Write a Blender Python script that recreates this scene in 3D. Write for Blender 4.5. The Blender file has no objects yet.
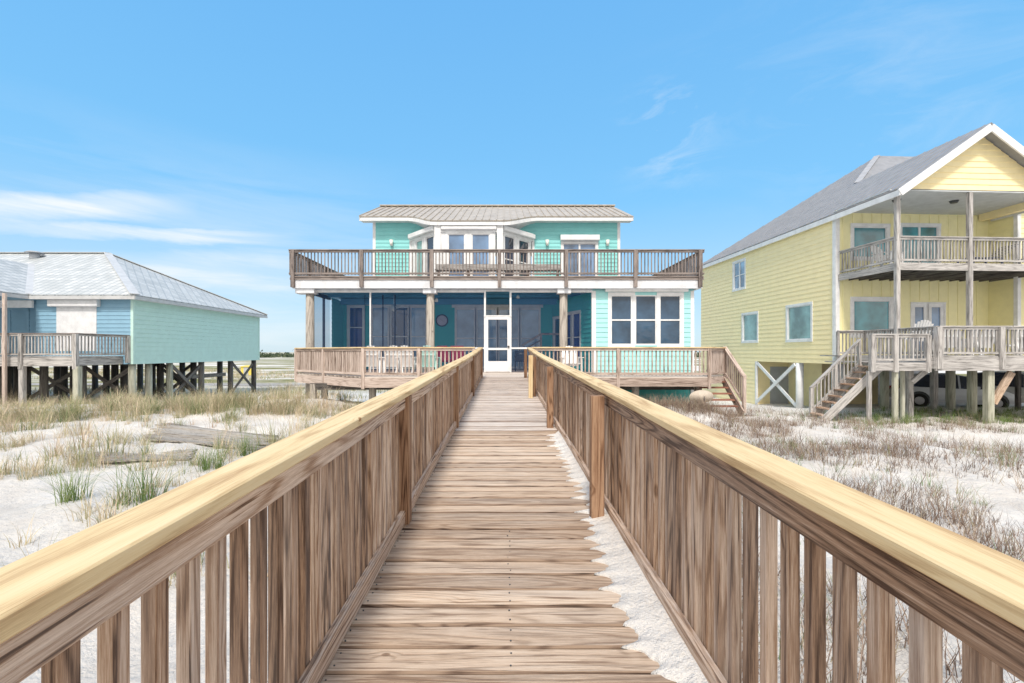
import bpy, math, random
import numpy as np
from mathutils import Vector, Matrix, noise
random.seed(7); rng = np.random.default_rng(11)
SC = bpy.context.scene; COL = SC.collection
R = math.radians
F, CX, HY, EYE = 460.0, 504.0, 352.0, 2.05
def PX(px, Y): return (px - CX) * Y / F          # world x of a picture column at depth Y
def PZ(py, Y): return EYE + (HY - py) * Y / F    # world z of a picture row at depth Y
def P3(px, py, Y): return Vector((PX(px, Y), Y, PZ(py, Y)))

# ------------------------------------------------------------------ materials
def newmat(name):
    m = bpy.data.materials.new(name); m.use_nodes = True
    nt = m.node_tree; b = nt.nodes['Principled BSDF']
    return m, nt, b
def N(nt, t, **kw):
    n = nt.nodes.new(t)
    for k, v in kw.items():
        if k in n.inputs: n.inputs[k].default_value = v
        else: setattr(n, k, v)
    return n
def ramp(nt, stops, fac=None):
    n = nt.nodes.new('ShaderNodeValToRGB'); e = n.color_ramp.elements
    while len(e) < len(stops): e.new(0.5)
    for el, (p, c) in zip(e, stops): el.position = p; el.color = (*c, 1) if len(c) == 3 else c
    if fac is not None: nt.links.new(fac, n.inputs[0])
    return n
def math_(nt, op, a, b=None, c=None, clamp=False):
    n = nt.nodes.new('ShaderNodeMath'); n.operation = op; n.use_clamp = clamp
    for i, v in enumerate((a, b, c)):
        if v is None: continue
        if isinstance(v, (int, float)): n.inputs[i].default_value = v
        else: nt.links.new(v, n.inputs[i])
    return n.outputs[0]
def mapped(nt, src, scale, offs=None):
    n = nt.nodes.new('ShaderNodeVectorMath'); n.operation = 'MULTIPLY'
    nt.links.new(src, n.inputs[0]); n.inputs[1].default_value = scale
    if offs is None: return n.outputs[0]
    a = nt.nodes.new('ShaderNodeVectorMath'); a.operation = 'ADD'
    nt.links.new(n.outputs[0], a.inputs[0]); nt.links.new(offs, a.inputs[1]); return a.outputs[0]
def wood(name, dark, mid, light, ring=.45, fibre=.3, blotch=.3, var=.3, freq=16, grey=None, rough=.8, bump=.35, knots=.8, ringscale=(.7, 6, 1), cracks=.35, mids=.16):
    m, nt, b = newmat(name); L = nt.links
    uv = N(nt, 'ShaderNodeUVMap', uv_map='g').outputs[0]
    at = N(nt, 'ShaderNodeAttribute', attribute_name='rnd').outputs['Fac']
    oi = N(nt, 'ShaderNodeObjectInfo').outputs['Random']
    r = math_(nt, 'FRACT', math_(nt, 'ADD', at, oi))
    cv = N(nt, 'ShaderNodeCombineXYZ'); L.new(math_(nt, 'MULTIPLY', r, 53.0), cv.inputs[0]); L.new(math_(nt, 'MULTIPLY', r, 91.0), cv.inputs[1]); L.new(math_(nt, 'MULTIPLY', r, 17.0), cv.inputs[2])
    n1 = N(nt, 'ShaderNodeTexNoise', Scale=1, Detail=1.2, Roughness=.4); L.new(mapped(nt, uv, ringscale, cv.outputs[0]), n1.inputs['Vector'])
    vo = N(nt, 'ShaderNodeTexVoronoi', Scale=1); L.new(mapped(nt, uv, (6, 8.5, 1), cv.outputs[0]), vo.inputs['Vector'])
    vs = N(nt, 'ShaderNodeSeparateColor'); L.new(vo.outputs['Color'], vs.inputs[0]); gate = math_(nt, 'GREATER_THAN', vs.outputs[0], .955)
    push = math_(nt, 'MULTIPLY', math_(nt, 'SUBTRACT', 1.0, math_(nt, 'MULTIPLY', vo.outputs['Distance'], 2.2), clamp=True), gate)
    core = math_(nt, 'MULTIPLY', math_(nt, 'SUBTRACT', 1.0, math_(nt, 'MULTIPLY', vo.outputs['Distance'], 7.0), clamp=True), gate)
    ph = math_(nt, 'MULTIPLY', math_(nt, 'ADD', n1.outputs[0], math_(nt, 'MULTIPLY', push, .09)), freq)
    sn = math_(nt, 'MULTIPLY_ADD', math_(nt, 'SINE', math_(nt, 'MULTIPLY', ph, 6.283)), .5, .5, True)
    rg = math_(nt, 'SUBTRACT', 1.0, math_(nt, 'POWER', sn, 3.0))
    n2 = N(nt, 'ShaderNodeTexNoise', Scale=1, Detail=5, Roughness=.75); L.new(mapped(nt, uv, (9, 300, 1), cv.outputs[0]), n2.inputs['Vector'])
    n3 = N(nt, 'ShaderNodeTexNoise', Scale=1, Detail=4, Roughness=.6); L.new(mapped(nt, uv, (1.7, 12, 1), cv.outputs[0]), n3.inputs['Vector'])
    nc = N(nt, 'ShaderNodeTexNoise', Scale=1, Detail=3, Roughness=.6); L.new(mapped(nt, uv, (1.6, 46, 1), cv.outputs[0]), nc.inputs['Vector'])
    crack = math_(nt, 'MULTIPLY', math_(nt, 'MULTIPLY_ADD', nc.outputs[0], 14, -8.3, True), cracks)
    nm = N(nt, 'ShaderNodeTexNoise', Scale=1, Detail=2, Roughness=.5); L.new(mapped(nt, uv, (1.3, 95, 1), cv.outputs[0]), nm.inputs['Vector'])
    f = math_(nt, 'MULTIPLY', rg, ring)
    f = math_(nt, 'ADD', f, math_(nt, 'MULTIPLY', math_(nt, 'MULTIPLY_ADD', n2.outputs[0], 4.2, -1.6), fibre))
    f = math_(nt, 'ADD', f, math_(nt, 'MULTIPLY', math_(nt, 'MULTIPLY_ADD', n3.outputs[0], 2.4, -.7), blotch))
    f = math_(nt, 'ADD', f, math_(nt, 'MULTIPLY', math_(nt, 'SUBTRACT', r, .5), var))
    f = math_(nt, 'ADD', f, math_(nt, 'MULTIPLY', math_(nt, 'MULTIPLY_ADD', nm.outputs[0], 6, -3.1), mids))
    f = math_(nt, 'SUBTRACT', f, crack)
    f = math_(nt, 'SUBTRACT', f, math_(nt, 'MULTIPLY', math_(nt, 'MULTIPLY', core, 1.6, clamp=True), knots), clamp=True)
    cr = ramp(nt, [(0, dark), (.40, mid), (.88, light)], f)
    out = cr.outputs[0]
    if grey:
        n4 = N(nt, 'ShaderNodeTexNoise', Scale=1, Detail=2); L.new(mapped(nt, uv, (.9, 5, 1), cv.outputs[0]), n4.inputs['Vector'])
        mx = N(nt, 'ShaderNodeMix', data_type='RGBA', blend_type='MIX')
        L.new(math_(nt, 'MULTIPLY', math_(nt, 'MULTIPLY_ADD', n4.outputs[0], 3, -1.1, True), grey[3]), mx.inputs['Factor'])
        L.new(out, mx.inputs[6])
        g2 = N(nt, 'ShaderNodeMix', data_type='RGBA', blend_type='MULTIPLY'); g2.inputs['Factor'].default_value = 1
        cg = ramp(nt, [(0, tuple(c * .45 for c in grey[:3])), (1, grey[:3])], f)
        L.new(cg.outputs[0], mx.inputs[7]); out = mx.outputs[2]
    L.new(out, b.inputs['Base Color']); b.inputs['Roughness'].default_value = rough
    b.inputs['Specular IOR Level'].default_value = .25
    bp = N(nt, 'ShaderNodeBump', Strength=bump, Distance=.004); L.new(math_(nt, 'ADD', math_(nt, 'MULTIPLY', rg, .6), n2.outputs[0]), bp.inputs['Height']); L.new(bp.outputs[0], b.inputs['Normal'])
    return m
def paint(name, col, rough=.55, var=.06, bump=.05, scale=3, spec=.35, metal=0, stain=.0):
    m, nt, b = newmat(name); L = nt.links
    tc = N(nt, 'ShaderNodeTexCoord').outputs['Object']
    n = N(nt, 'ShaderNodeTexNoise', Scale=scale, Detail=5, Roughness=.65); L.new(tc, n.inputs['Vector'])
    n2 = N(nt, 'ShaderNodeTexNoise', Scale=1, Detail=4, Roughness=.6); L.new(mapped(nt, tc, (5, 5, .7)), n2.inputs['Vector'])
    lo = tuple(max(0, c * (1 - var * 2.2)) for c in col); hi = tuple(min(1, c * (1 + var)) for c in col)
    cr = ramp(nt, [(.3, lo), (.62, hi)], n.outputs[0])
    out = cr.outputs[0]
    if stain:
        mx = N(nt, 'ShaderNodeMix', data_type='RGBA', blend_type='MIX'); L.new(math_(nt, 'MULTIPLY', math_(nt, 'MULTIPLY_ADD', n2.outputs[0], 4, -2.0, True), stain), mx.inputs['Factor'])
        L.new(out, mx.inputs[6]); mx.inputs[7].default_value = (*[c * .5 + .05 for c in col], 1); out = mx.outputs[2]
    L.new(out, b.inputs['Base Color'])
    b.inputs['Roughness'].default_value = rough; b.inputs['Specular IOR Level'].default_value = spec; b.inputs['Metallic'].default_value = metal
    bp = N(nt, 'ShaderNodeBump', Strength=bump, Distance=.01); L.new(n.outputs[0], bp.inputs['Height']); L.new(bp.outputs[0], b.inputs['Normal'])
    return m
def glass(name, col, rough=.04, spec=1.0, wob=.02, stripes=None):
    m, nt, b = newmat(name); L = nt.links
    tc = N(nt, 'ShaderNodeTexCoord').outputs['Object']
    n = N(nt, 'ShaderNodeTexNoise', Scale=1.1, Detail=3); L.new(tc, n.inputs['Vector'])
    cr = ramp(nt, [(.35, tuple(c * .55 for c in col)), (.65, tuple(min(1, c * 1.4) for c in col))], n.outputs[0])
    L.new(cr.outputs[0], b.inputs['Base Color']); b.inputs['Roughness'].default_value = rough
    b.inputs['Specular IOR Level'].default_value = spec; b.inputs['IOR'].default_value = 1.6
    bp = N(nt, 'ShaderNodeBump', Strength=wob, Distance=.05); L.new(n.outputs[0], bp.inputs['Height']); L.new(bp.outputs[0], b.inputs['Normal'])
    return m

W = {}
W['new'] = wood('new_pine', (.36, .20, .09), (.72, .55, .31), (.84, .72, .49), ring=.20, fibre=.18, blotch=.34, var=.14, freq=10, knots=1.0, bump=.2, ringscale=(.35, 5, 1), rough=.65, cracks=.08, mids=.04)
W['brown'] = wood('weathered_brown_wood', (.10, .055, .034), (.42, .265, .17), (.82, .66, .53), ring=.30, fibre=.30, blotch=.13, var=.42, freq=15, grey=(.54, .49, .46, .4), mids=.12, cracks=.5, ringscale=(.45, 8, 1), bump=.6)
W['deck'] = wood('bleached_deck_wood', (.26, .165, .105), (.62, .47, .345), (.84, .72, .59), ring=.18, fibre=.30, blotch=.20, var=.42, freq=13, mids=.08, cracks=.6, grey=(.66, .58, .51, .45), bump=.6)
W['deckgrey'] = wood('pale_grey_deck_wood', (.25, .20, .17), (.58, .50, .44), (.76, .70, .64), ring=.2, fibre=.4, blotch=.4, var=.35, freq=9, bump=.5)
W['postbrown'] = wood('brown_post_wood', (.05, .025, .015), (.26, .145, .085), (.48, .31, .20), ring=.40, fibre=.28, blotch=.24, var=.3, freq=15, mids=.16, ringscale=(.5, 9, 1), bump=.6)
W['gap'] = wood('shaded_board_edge', (.05, .03, .02), (.16, .105, .075), (.32, .23, .165))  # plank sides and chamfers painted dark to imitate shade in the gaps
W['rail'] = wood('house_deck_wood', (.14, .10, .08), (.42, .33, .28), (.64, .54, .48), ring=.3, fibre=.35, blotch=.4, var=.4, freq=6)
W['darkrail'] = wood('dark_upper_deck_wood', (.05, .04, .038), (.19, .16, .15), (.36, .31, .285), ring=.25, fibre=.35, blotch=.4, var=.3, freq=6)
W['grey'] = wood('grey_weathered_wood', (.09, .085, .08), (.32, .305, .295), (.56, .54, .52), ring=.3, fibre=.35, blotch=.5, var=.3, freq=6)
W['post'] = wood('round_post_wood', (.12, .10, .09), (.31, .28, .25), (.50, .46, .41), ring=.35, fibre=.35, blotch=.4, var=.2, freq=5)
W['pile'] = wood('grey_green_piling', (.16, .16, .12), (.38, .38, .30), (.55, .55, .46), ring=.25, fibre=.35, blotch=.5, var=.3, freq=5)
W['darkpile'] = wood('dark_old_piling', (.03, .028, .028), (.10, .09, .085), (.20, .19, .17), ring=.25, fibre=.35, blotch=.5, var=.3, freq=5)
W['red'] = wood('reddish_step_wood', (.08, .03, .02), (.26, .11, .075), (.40, .20, .14), ring=.3, fibre=.35, blotch=.4, var=.3)
M = {}
M['white'] = paint('white_trim_paint', (.80, .81, .82), stain=.15)
M['whitebeam'] = paint('white_beam_paint', (.74, .76, .80), stain=.35)
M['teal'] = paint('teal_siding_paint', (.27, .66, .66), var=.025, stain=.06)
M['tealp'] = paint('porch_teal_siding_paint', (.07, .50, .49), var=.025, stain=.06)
M['aqua'] = paint('aqua_siding_paint', (.40, .76, .76), var=.025, stain=.06)
M['mint'] = paint('mint_siding_paint', (.54, .76, .70), var=.025, stain=.06)
M['blue'] = paint('blue_siding_paint', (.25, .44, .58), var=.025, stain=.06)
M['yellow'] = paint('yellow_siding_paint', (.98, .84, .50), var=.025, stain=.06)
M['yellowb'] = paint('yellow_batten_paint', (.92, .86, .50), var=.025, stain=.06)
M['shutter'] = paint('roller_shutter_white', (.80, .81, .83), stain=.1)
M['ceil'] = paint('porch_ceiling_paint', (.08, .30, .48))
M['ceilw'] = paint('grey_ceiling_paint', (.55, .58, .60))
M['roof'] = paint('beige_metal_roof', (.50, .45, .385), rough=.5, var=.1, metal=.15, stain=.25)
M['roofgrey'] = paint('grey_metal_roof', (.33, .33, .34), rough=.5, var=.08, metal=.15, stain=.2)
M['flash'] = paint('pale_roof_flashing', (.54, .55, .56), rough=.4)
M['flash2'] = paint('grey_roof_flashing', (.42, .42, .43), rough=.5)
M['black'] = paint('black_paint', (.02, .02, .022), rough=.4)
M['darkmetal'] = paint('dark_metal', (.06, .065, .07), rough=.45)
M['plasticw'] = paint('white_plastic', (.78, .79, .80), rough=.4)
M['clockface'] = paint('clock_face', (.55, .52, .58))
M['red'] = paint('red_cushion', (.42, .03, .06), rough=.8)
M['chairblue'] = paint('dark_blue_slats', (.05, .07, .14))
M['seagreen'] = paint('seafoam_plastic', (.45, .70, .66))
M['lampw'] = paint('white_lamp_glass', (.85, .85, .80), rough=.3)
M['doorgrey'] = paint('grey_door', (.42, .44, .47))
M['fan'] = paint('fan_white', (.45, .55, .62))
M['rope'] = paint('dark_rope', (.03, .03, .04), rough=.9)
M['carpaint'] = paint('silver_car_paint', (.55, .58, .62), rough=.25, var=.01, bump=0, spec=.7)
M['carpaint2'] = paint('pale_car_paint', (.60, .60, .58), rough=.25, var=.01, bump=0, spec=.7)
M['tyre'] = paint('tyre_rubber', (.02, .02, .02), rough=.9)
M['rim'] = paint('wheel_rim', (.4, .4, .42), rough=.3, metal=.6)
M['dish'] = paint('weathered_beige_dish', (.55, .48, .40), rough=.7, stain=.5)
M['yellowbox'] = paint('bright_yellow_paint', (.75, .60, .12))
G = {}
G['dark'] = glass('dark_window_glass', (.02, .03, .06))
G['navy'] = glass('navy_window_glass', (.012, .02, .16), spec=.35)
G['blue'] = glass('blue_grey_window_glass', (.22, .36, .52), rough=.08)
G['sky'] = glass('sky_blue_window_glass', (.12, .22, .38), rough=.08)
G['teal'] = glass('teal_window_glass', (.05, .27, .33), rough=.1)
G['pale'] = glass('pale_green_window_glass', (.20, .36, .36), rough=.12)
G['rain'] = glass('dark_rippled_window_glass', (.035, .075, .13), wob=.8, spec=.55, rough=.1)
# screen mesh
m, nt, b = newmat('insect_screen')
b.inputs['Base Color'].default_value = (.02, .07, .18, 1); b.inputs['Roughness'].default_value = .9; b.inputs['Alpha'].default_value = .28
W['screen'] = m
# shingles on the left roof
m, nt, b = newmat('diamond_metal_shingles')
tc = N(nt, 'ShaderNodeTexCoord').outputs['Object']; L = nt.links
uvn = N(nt, 'ShaderNodeUVMap', uv_map='g').outputs[0]; sp = N(nt, 'ShaderNodeSeparateXYZ'); L.new(uvn, sp.inputs[0])
aa = math_(nt, 'MULTIPLY', math_(nt, 'ADD', sp.outputs[0], sp.outputs[1]), 2.0); bb = math_(nt, 'MULTIPLY', math_(nt, 'SUBTRACT', sp.outputs[0], sp.outputs[1]), 2.0)
fa = math_(nt, 'FRACT', aa); fb = math_(nt, 'FRACT', bb); hgt = math_(nt, 'ADD', fa, fb)
edge = math_(nt, 'MAXIMUM', math_(nt, 'GREATER_THAN', fa, .84), math_(nt, 'MULTIPLY', math_(nt, 'GREATER_THAN', fb, .84), .6))
wn = N(nt, 'ShaderNodeTexWhiteNoise', noise_dimensions='2D'); cv = N(nt, 'ShaderNodeCombineXYZ'); L.new(math_(nt, 'FLOOR', aa), cv.inputs[0]); L.new(math_(nt, 'FLOOR', bb), cv.inputs[1]); L.new(cv.outputs[0], wn.inputs['Vector'])
c0_ = ramp(nt, [(0, (.46, .485, .49)), (1, (.60, .62, .625))], wn.outputs['Value'])
n = N(nt, 'ShaderNodeTexNoise', Scale=1.5, Detail=6, Roughness=.7); L.new(tc, n.inputs['Vector'])
mx = N(nt, 'ShaderNodeMix', data_type='RGBA', blend_type='MULTIPLY'); mx.inputs['Factor'].default_value = .8
L.new(c0_.outputs[0], mx.inputs[6]); L.new(ramp(nt, [(.3, (.86, .87, .88)), (.6, (1, 1, 1))], n.outputs[0]).outputs[0], mx.inputs[7])
mx3 = N(nt, 'ShaderNodeMix', data_type='RGBA'); L.new(math_(nt, 'MULTIPLY', edge, .75), mx3.inputs['Factor']); L.new(mx.outputs[2], mx3.inputs[6]); mx3.inputs[7].default_value = (.25, .29, .32, 1)
L.new(mx3.outputs[2], b.inputs['Base Color']); b.inputs['Roughness'].default_value = .55
bp = N(nt, 'ShaderNodeBump', Strength=.5, Distance=.02); L.new(hgt, bp.inputs['Height']); L.new(bp.outputs[0], b.inputs['Normal'])
M['shingle'] = m
# ground
def sandmat(name, far=True, k=1.0):
    m, nt, b = newmat(name); L = nt.links
    tc = N(nt, 'ShaderNodeTexCoord').outputs['Object']
    n = N(nt, 'ShaderNodeTexNoise', Scale=.9, Detail=8, Roughness=.65); L.new(tc, n.inputs['Vector'])
    nf = N(nt, 'ShaderNodeTexNoise', Scale=60, Detail=4, Roughness=.7); L.new(tc, nf.inputs['Vector'])
    c = ramp(nt, [(.3, (.64 * k, .60 * k, .555 * k)), (.55, (.76 * k, .735 * k, .70 * k)), (.75, (.81 * k, .795 * k, .77 * k))], n.outputs[0]).outputs[0]
    sp = ramp(nt, [(.30, (.80, .76, .70)), (.48, (1, 1, 1))], nf.outputs[0])
    mx = N(nt, 'ShaderNodeMix', data_type='RGBA', blend_type='MULTIPLY'); mx.inputs['Factor'].default_value = .45
    L.new(c, mx.inputs[6]); L.new(sp.outputs[0], mx.inputs[7]); c = mx.outputs[2]
    if far:
        sep = N(nt, 'ShaderNodeSeparateXYZ'); L.new(tc, sep.inputs[0])
        n2 = N(nt, 'ShaderNodeTexNoise', Scale=1, Detail=5, Roughness=.6); L.new(mapped(nt, tc, (.045, .08, .1)), n2.inputs['Vector'])
        mask = math_(nt, 'MULTIPLY', math_(nt, 'MULTIPLY_ADD', n2.outputs[0], 7, -2.9, True), math_(nt, 'MULTIPLY_ADD', sep.outputs[1], .08, -2.1, True))
        ng = N(nt, 'ShaderNodeTexNoise', Scale=1.2, Detail=6, Roughness=.7); L.new(tc, ng.inputs['Vector'])
        gcol = ramp(nt, [(.3, (.13, .15, .06)), (.55, (.26, .25, .12)), (.75, (.38, .33, .2))], ng.outputs[0])
        mx2 = N(nt, 'ShaderNodeMix', data_type='RGBA'); L.new(mask, mx2.inputs['Factor']); L.new(c, mx2.inputs[6]); L.new(gcol.outputs[0], mx2.inputs[7]); c = mx2.outputs[2]
    L.new(c, b.inputs['Base Color']); b.inputs['Roughness'].default_value = .95; b.inputs['Specular IOR Level'].default_value = .1
    nb = N(nt, 'ShaderNodeTexNoise', Scale=3.5, Detail=8, Roughness=.7); L.new(tc, nb.inputs['Vector'])
    bp = N(nt, 'ShaderNodeBump', Strength=.9, Distance=.12); L.new(nb.outputs[0], bp.inputs['Height'])
    bp2 = N(nt, 'ShaderNodeBump', Strength=.35, Distance=.01); L.new(nf.outputs[0], bp2.inputs['Height']); L.new(bp.outputs[0], bp2.inputs['Normal']); L.new(bp2.outputs[0], b.inputs['Normal'])
    return m
M['sand'] = sandmat('white_sand'); M['sandn'] = sandmat('drifted_sand', False, 1.12)
M['road'] = paint('grey_shell_road', (.38, .36, .34), rough=.9, var=.15)
m, nt, b = newmat('sea_water'); b.inputs['Base Color'].default_value = (.03, .14, .17, 1); b.inputs['Roughness'].default_value = .25
n = N(nt, 'ShaderNodeTexNoise', Scale=.5, Detail=4); bp = N(nt, 'ShaderNodeBump', Strength=.6, Distance=.3); nt.links.new(n.outputs[0], bp.inputs['Height']); nt.links.new(bp.outputs[0], b.inputs['Normal']); M['sea'] = m
def bladem(name, stops, trans=.25):
    m, nt, b = newmat(name)
    at = N(nt, 'ShaderNodeAttribute', attribute_name='rnd').outputs['Fac']
    nt.links.new(ramp(nt, stops, at).outputs[0], b.inputs['Base Color']); b.inputs['Roughness'].default_value = .7; b.inputs['Specular IOR Level'].default_value = .2
    return m
M['grass'] = bladem('dune_grass', [(0, (.09, .15, .06)), (.22, (.21, .26, .12)), (.4, (.44, .40, .24)), (.7, (.66, .55, .40)), (.9, (.48, .36, .28)), (1, (.28, .18, .14))])
M['green'] = bladem('green_grass', [(0, (.07, .13, .04)), (.5, (.15, .23, .07)), (1, (.30, .33, .13))])
M['twig'] = bladem('dead_twigs', [(0, (.10, .07, .055)), (.45, (.26, .19, .15)), (.75, (.44, .35, .275)), (.9, (.30, .28, .17)), (1, (.20, .24, .10))])
M['leaf'] = bladem('far_scrub_leaves', [(0, (.035, .055, .04)), (.6, (.07, .10, .06)), (1, (.12, .14, .08))])
M['debris'] = wood('grey_buried_wood', (.07, .062, .055), (.28, .255, .23), (.46, .43, .39), ring=.3, fibre=.5, blotch=.4, var=.4)

# ------------------------------------------------------------------ mesh builder
class MB:
    def __init__(s): s.v = []; s.f = []; s.uv = []; s.r = []; s.sm = []
    def face(s, idx, uv, r, sm=False): s.f.append(idx); s.uv.append(uv); s.r.append(r); s.sm.append(sm)
    def beam(s, p0, p1, w, h, up=(0, 0, 1), ch=0, r=None, w1=None, h1=None):
        p0 = Vector(p0); p1 = Vector(p1); d = p1 - p0; Ln = d.length; d.normalize(); up = Vector(up)
        if abs(d.dot(up)) > .999: up = Vector((0, 1, 0)) if abs(d.y) < .9 else Vector((1, 0, 0))
        sd = d.cross(up).normalized(); u2 = sd.cross(d).normalized()
        r = random.random() if r is None else r
        def sec(w, h):
            a, b = w / 2, h / 2
            if ch <= 0: return [(-a, -b), (a, -b), (a, b), (-a, b)]
            c = min(ch, a * .8, b * .8)
            return [(-a + c, -b), (a - c, -b), (a, -b + c), (a, b - c), (a - c, b), (-a + c, b), (-a, b - c), (-a, -b + c)]
        S0 = sec(w, h); S1 = sec(w1 or w, h1 or h); n = len(S0); i0 = len(s.v)
        s.v += [p0 + sd * x + u2 * y for x, y in S0]; s.v += [p1 + sd * x + u2 * y for x, y in S1]
        per = [0]
        for k in range(n): a = S0[k]; b = S0[(k + 1) % n]; per.append(per[-1] + math.hypot(a[0] - b[0], a[1] - b[1]))
        for k in range(n):
            k2 = (k + 1) % n
            s.face((i0 + k, i0 + k2, i0 + n + k2, i0 + n + k), ((0, per[k]), (0, per[k + 1]), (Ln, per[k + 1]), (Ln, per[k])), r)
        s.face(tuple(i0 + k for k in range(n))[::-1], tuple((S0[k][0], S0[k][1]) for k in range(n))[::-1], r)
        s.face(tuple(i0 + n + k for k in range(n)), tuple((S1[k][0], S1[k][1]) for k in range(n)), r)
        return s
    def box(s, x0, x1, y0, y1, z0, z1, ch=0, r=None):
        dx, dy, dz = x1 - x0, y1 - y0, z1 - z0; cx, cy, cz = (x0 + x1) / 2, (y0 + y1) / 2, (z0 + z1) / 2
        if abs(dz) >= abs(dx) and abs(dz) >= abs(dy): return s.beam((cx, cy, z0), (cx, cy, z1), abs(dx), abs(dy), (0, 1, 0), ch, r)
        if abs(dx) >= abs(dy): return s.beam((x0, cy, cz), (x1, cy, cz), abs(dy), abs(dz), (0, 0, 1), ch, r)
        return s.beam((cx, y0, cz), (cx, y1, cz), abs(dx), abs(dz), (0, 0, 1), ch, r)
    def poly(s, pts, r=None):
        i0 = len(s.v); s.v += [Vector(p) for p in pts]; p0 = Vector(pts[0]); e = (Vector(pts[1]) - p0).normalized()
        nn = e.cross(Vector(pts[2]) - p0).normalized(); g = nn.cross(e)
        s.face(tuple(range(i0, i0 + len(pts))), tuple(((Vector(p) - p0).dot(e), (Vector(p) - p0).dot(g)) for p in pts), random.random() if r is None else r); return s
    def slab(s, pts, t, r=None):
        """polygon with thickness t below its plane"""
        P = [Vector(p) for p in pts]; nn = (P[1] - P[0]).cross(P[2] - P[0]).normalized()
        if nn.z < 0: P = P[::-1]; nn = -nn
        s.poly(P, r); Q = [p - nn * t for p in P]; s.poly(Q[::-1], r)
        for k in range(len(P)): k2 = (k + 1) % len(P); s.poly([P[k], Q[k], Q[k2], P[k2]], r)
        return s
    def cyl(s, p0, p1, r0, r1=None, n=12, cap=True, r=None, wob=0):
        r1 = r0 if r1 is None else r1; p0 = Vector(p0); p1 = Vector(p1); d = p1 - p0; Ln = d.length; d.normalize()
        a = Vector((0, 0, 1)) if abs(d.z) < .9 else Vector((0, 1, 0)); e = d.cross(a).normalized(); g = d.cross(e)
        r = random.random() if r is None else r; i0 = len(s.v)
        for p, rr in ((p0, r0), (p1, r1)):
            for k in range(n): t = 2 * math.pi * k / n; s.v.append(p + (e * math.cos(t) + g * math.sin(t)) * rr * (1 + wob * math.sin(3 * t + 7 * r)))
        for k in range(n):
            k2 = (k + 1) % n; a0 = 2 * math.pi * k / n * r0; a1 = 2 * math.pi * (k + 1) / n * r0
            s.face((i0 + k, i0 + n + k, i0 + n + k2, i0 + k2), ((0, a0), (Ln, a0), (Ln, a1), (0, a1)), r, True)
        if cap:
            s.face(tuple(i0 + k for k in range(n)), tuple((0, 0) for k in range(n)), r); s.face(tuple(i0 + n + k for k in range(n))[::-1], tuple((0, 0) for k in range(n)), r)
        return s
    def tube(s, pts, rad, n=8):
        for a, b in zip(pts, pts[1:]): s.cyl(a, b, rad, rad, n)
        return s
    def build(s, name, mat, parent=None, local=False, loc=None):
        vs = s.v
        if parent is not None and not local: Ti = TT[parent.name].inverted(); vs = [Ti @ v for v in vs]
        if loc is not None: l = Vector(loc); vs = [v - l for v in vs]
        me = bpy.data.meshes.new(name); me.from_pydata([tuple(v) for v in vs], [], s.f)
        uv = me.uv_layers.new(name='g'); flat = [c for f in s.uv for p in f for c in p]; uv.data.foreach_set('uv', flat)
        at = me.attributes.new('rnd', 'FLOAT', 'FACE'); at.data.foreach_set('value', s.r)
        me.polygons.foreach_set('use_smooth', s.sm)
        me.materials.append(mat); me.update()
        o = bpy.data.objects.new(name, me); COL.objects.link(o)
        if parent is not None: o.parent = parent; TT[o.name] = TT[parent.name] @ (Matrix.Translation(loc) if loc is not None else Matrix())
        else: TT[o.name] = Matrix.Translation(loc) if loc is not None else Matrix()
        if loc is not None: o.location = loc
        return o
TT = {}
def tag(o, label=None, cat=None, group=None, kind=None):
    if label: o['label'] = label
    if cat: o['category'] = cat
    if group: o['group'] = group
    if kind: o['kind'] = kind
    return o
def thing(name, label, cat, loc=(0, 0, 0), rz=0, group=None):
    o = bpy.data.objects.new(name, None); COL.objects.link(o); o.empty_display_size = .2
    o.location = loc; o.rotation_euler = (0, 0, rz); TT[o.name] = Matrix.Translation(loc) @ Matrix.Rotation(rz, 4, 'Z')
    return tag(o, label, cat, group)
def child_copy(o, parent, loc, rz=0):
    c = o.copy(); COL.objects.link(c); c.parent = parent; c.location = TT[parent.name].inverted() @ Vector(loc)
    c.rotation_euler = (0, 0, rz); return c
def copy_tree(o, parent=None):
    c = o.copy(); COL.objects.link(c); c.parent = parent
    for chd in [x for x in bpy.data.objects if x.parent == o]: copy_tree(chd, c)
    return c
def place(o, loc, rz, label, group=None):
    o.location = loc; o.rotation_euler = (0, 0, rz); o['label'] = label
    if group: o['group'] = group
    return o

# ------------------------------------------------------------------ terrain
def sstep(a, b, x):
    t = min(1, max(0, (x - a) / (b - a))); return t * t * (3 - 2 * t)
def bump2(x, y, cx, cy, rx, ry): return math.exp(-((x - cx) / rx) ** 2 - ((y - cy) / ry) ** 2)
def ground(x, y):
    z = -.62 * sstep(15.5, 27, y) - .3 * sstep(28, 45, y)
    z += .38 * bump2(x, y, -7, 15.0, 3.2, 2.2) + .40 * bump2(x, y, 5.0, 13.4, 1.8, 1.6) - .18 * sstep(8, 12, x) * (1 - sstep(20, 30, y))
    z += .22 * bump2(x, y, -13, 12.5, 7, 2.0) + .16 * bump2(x, y, 11, 8.5, 5, 1.6)
    if -60 < x < 60 and -30 < y < 60:
        w = 1 - .7 * sstep(16, 24, y); k = .75 if abs(x) < 2 else 1
        z += w * k * (.22 * noise.noise((x * .22, y * .35, 3)) + .10 * noise.noise((x * .8, y * .9, 9)) + .05 * noise.noise((x * 2.4, y * 2.4, 1)) + .02 * noise.noise((x * 6, y * 6, 4)))
    z -= 2.2 * sstep(-8, -60, y)
    return z
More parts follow.
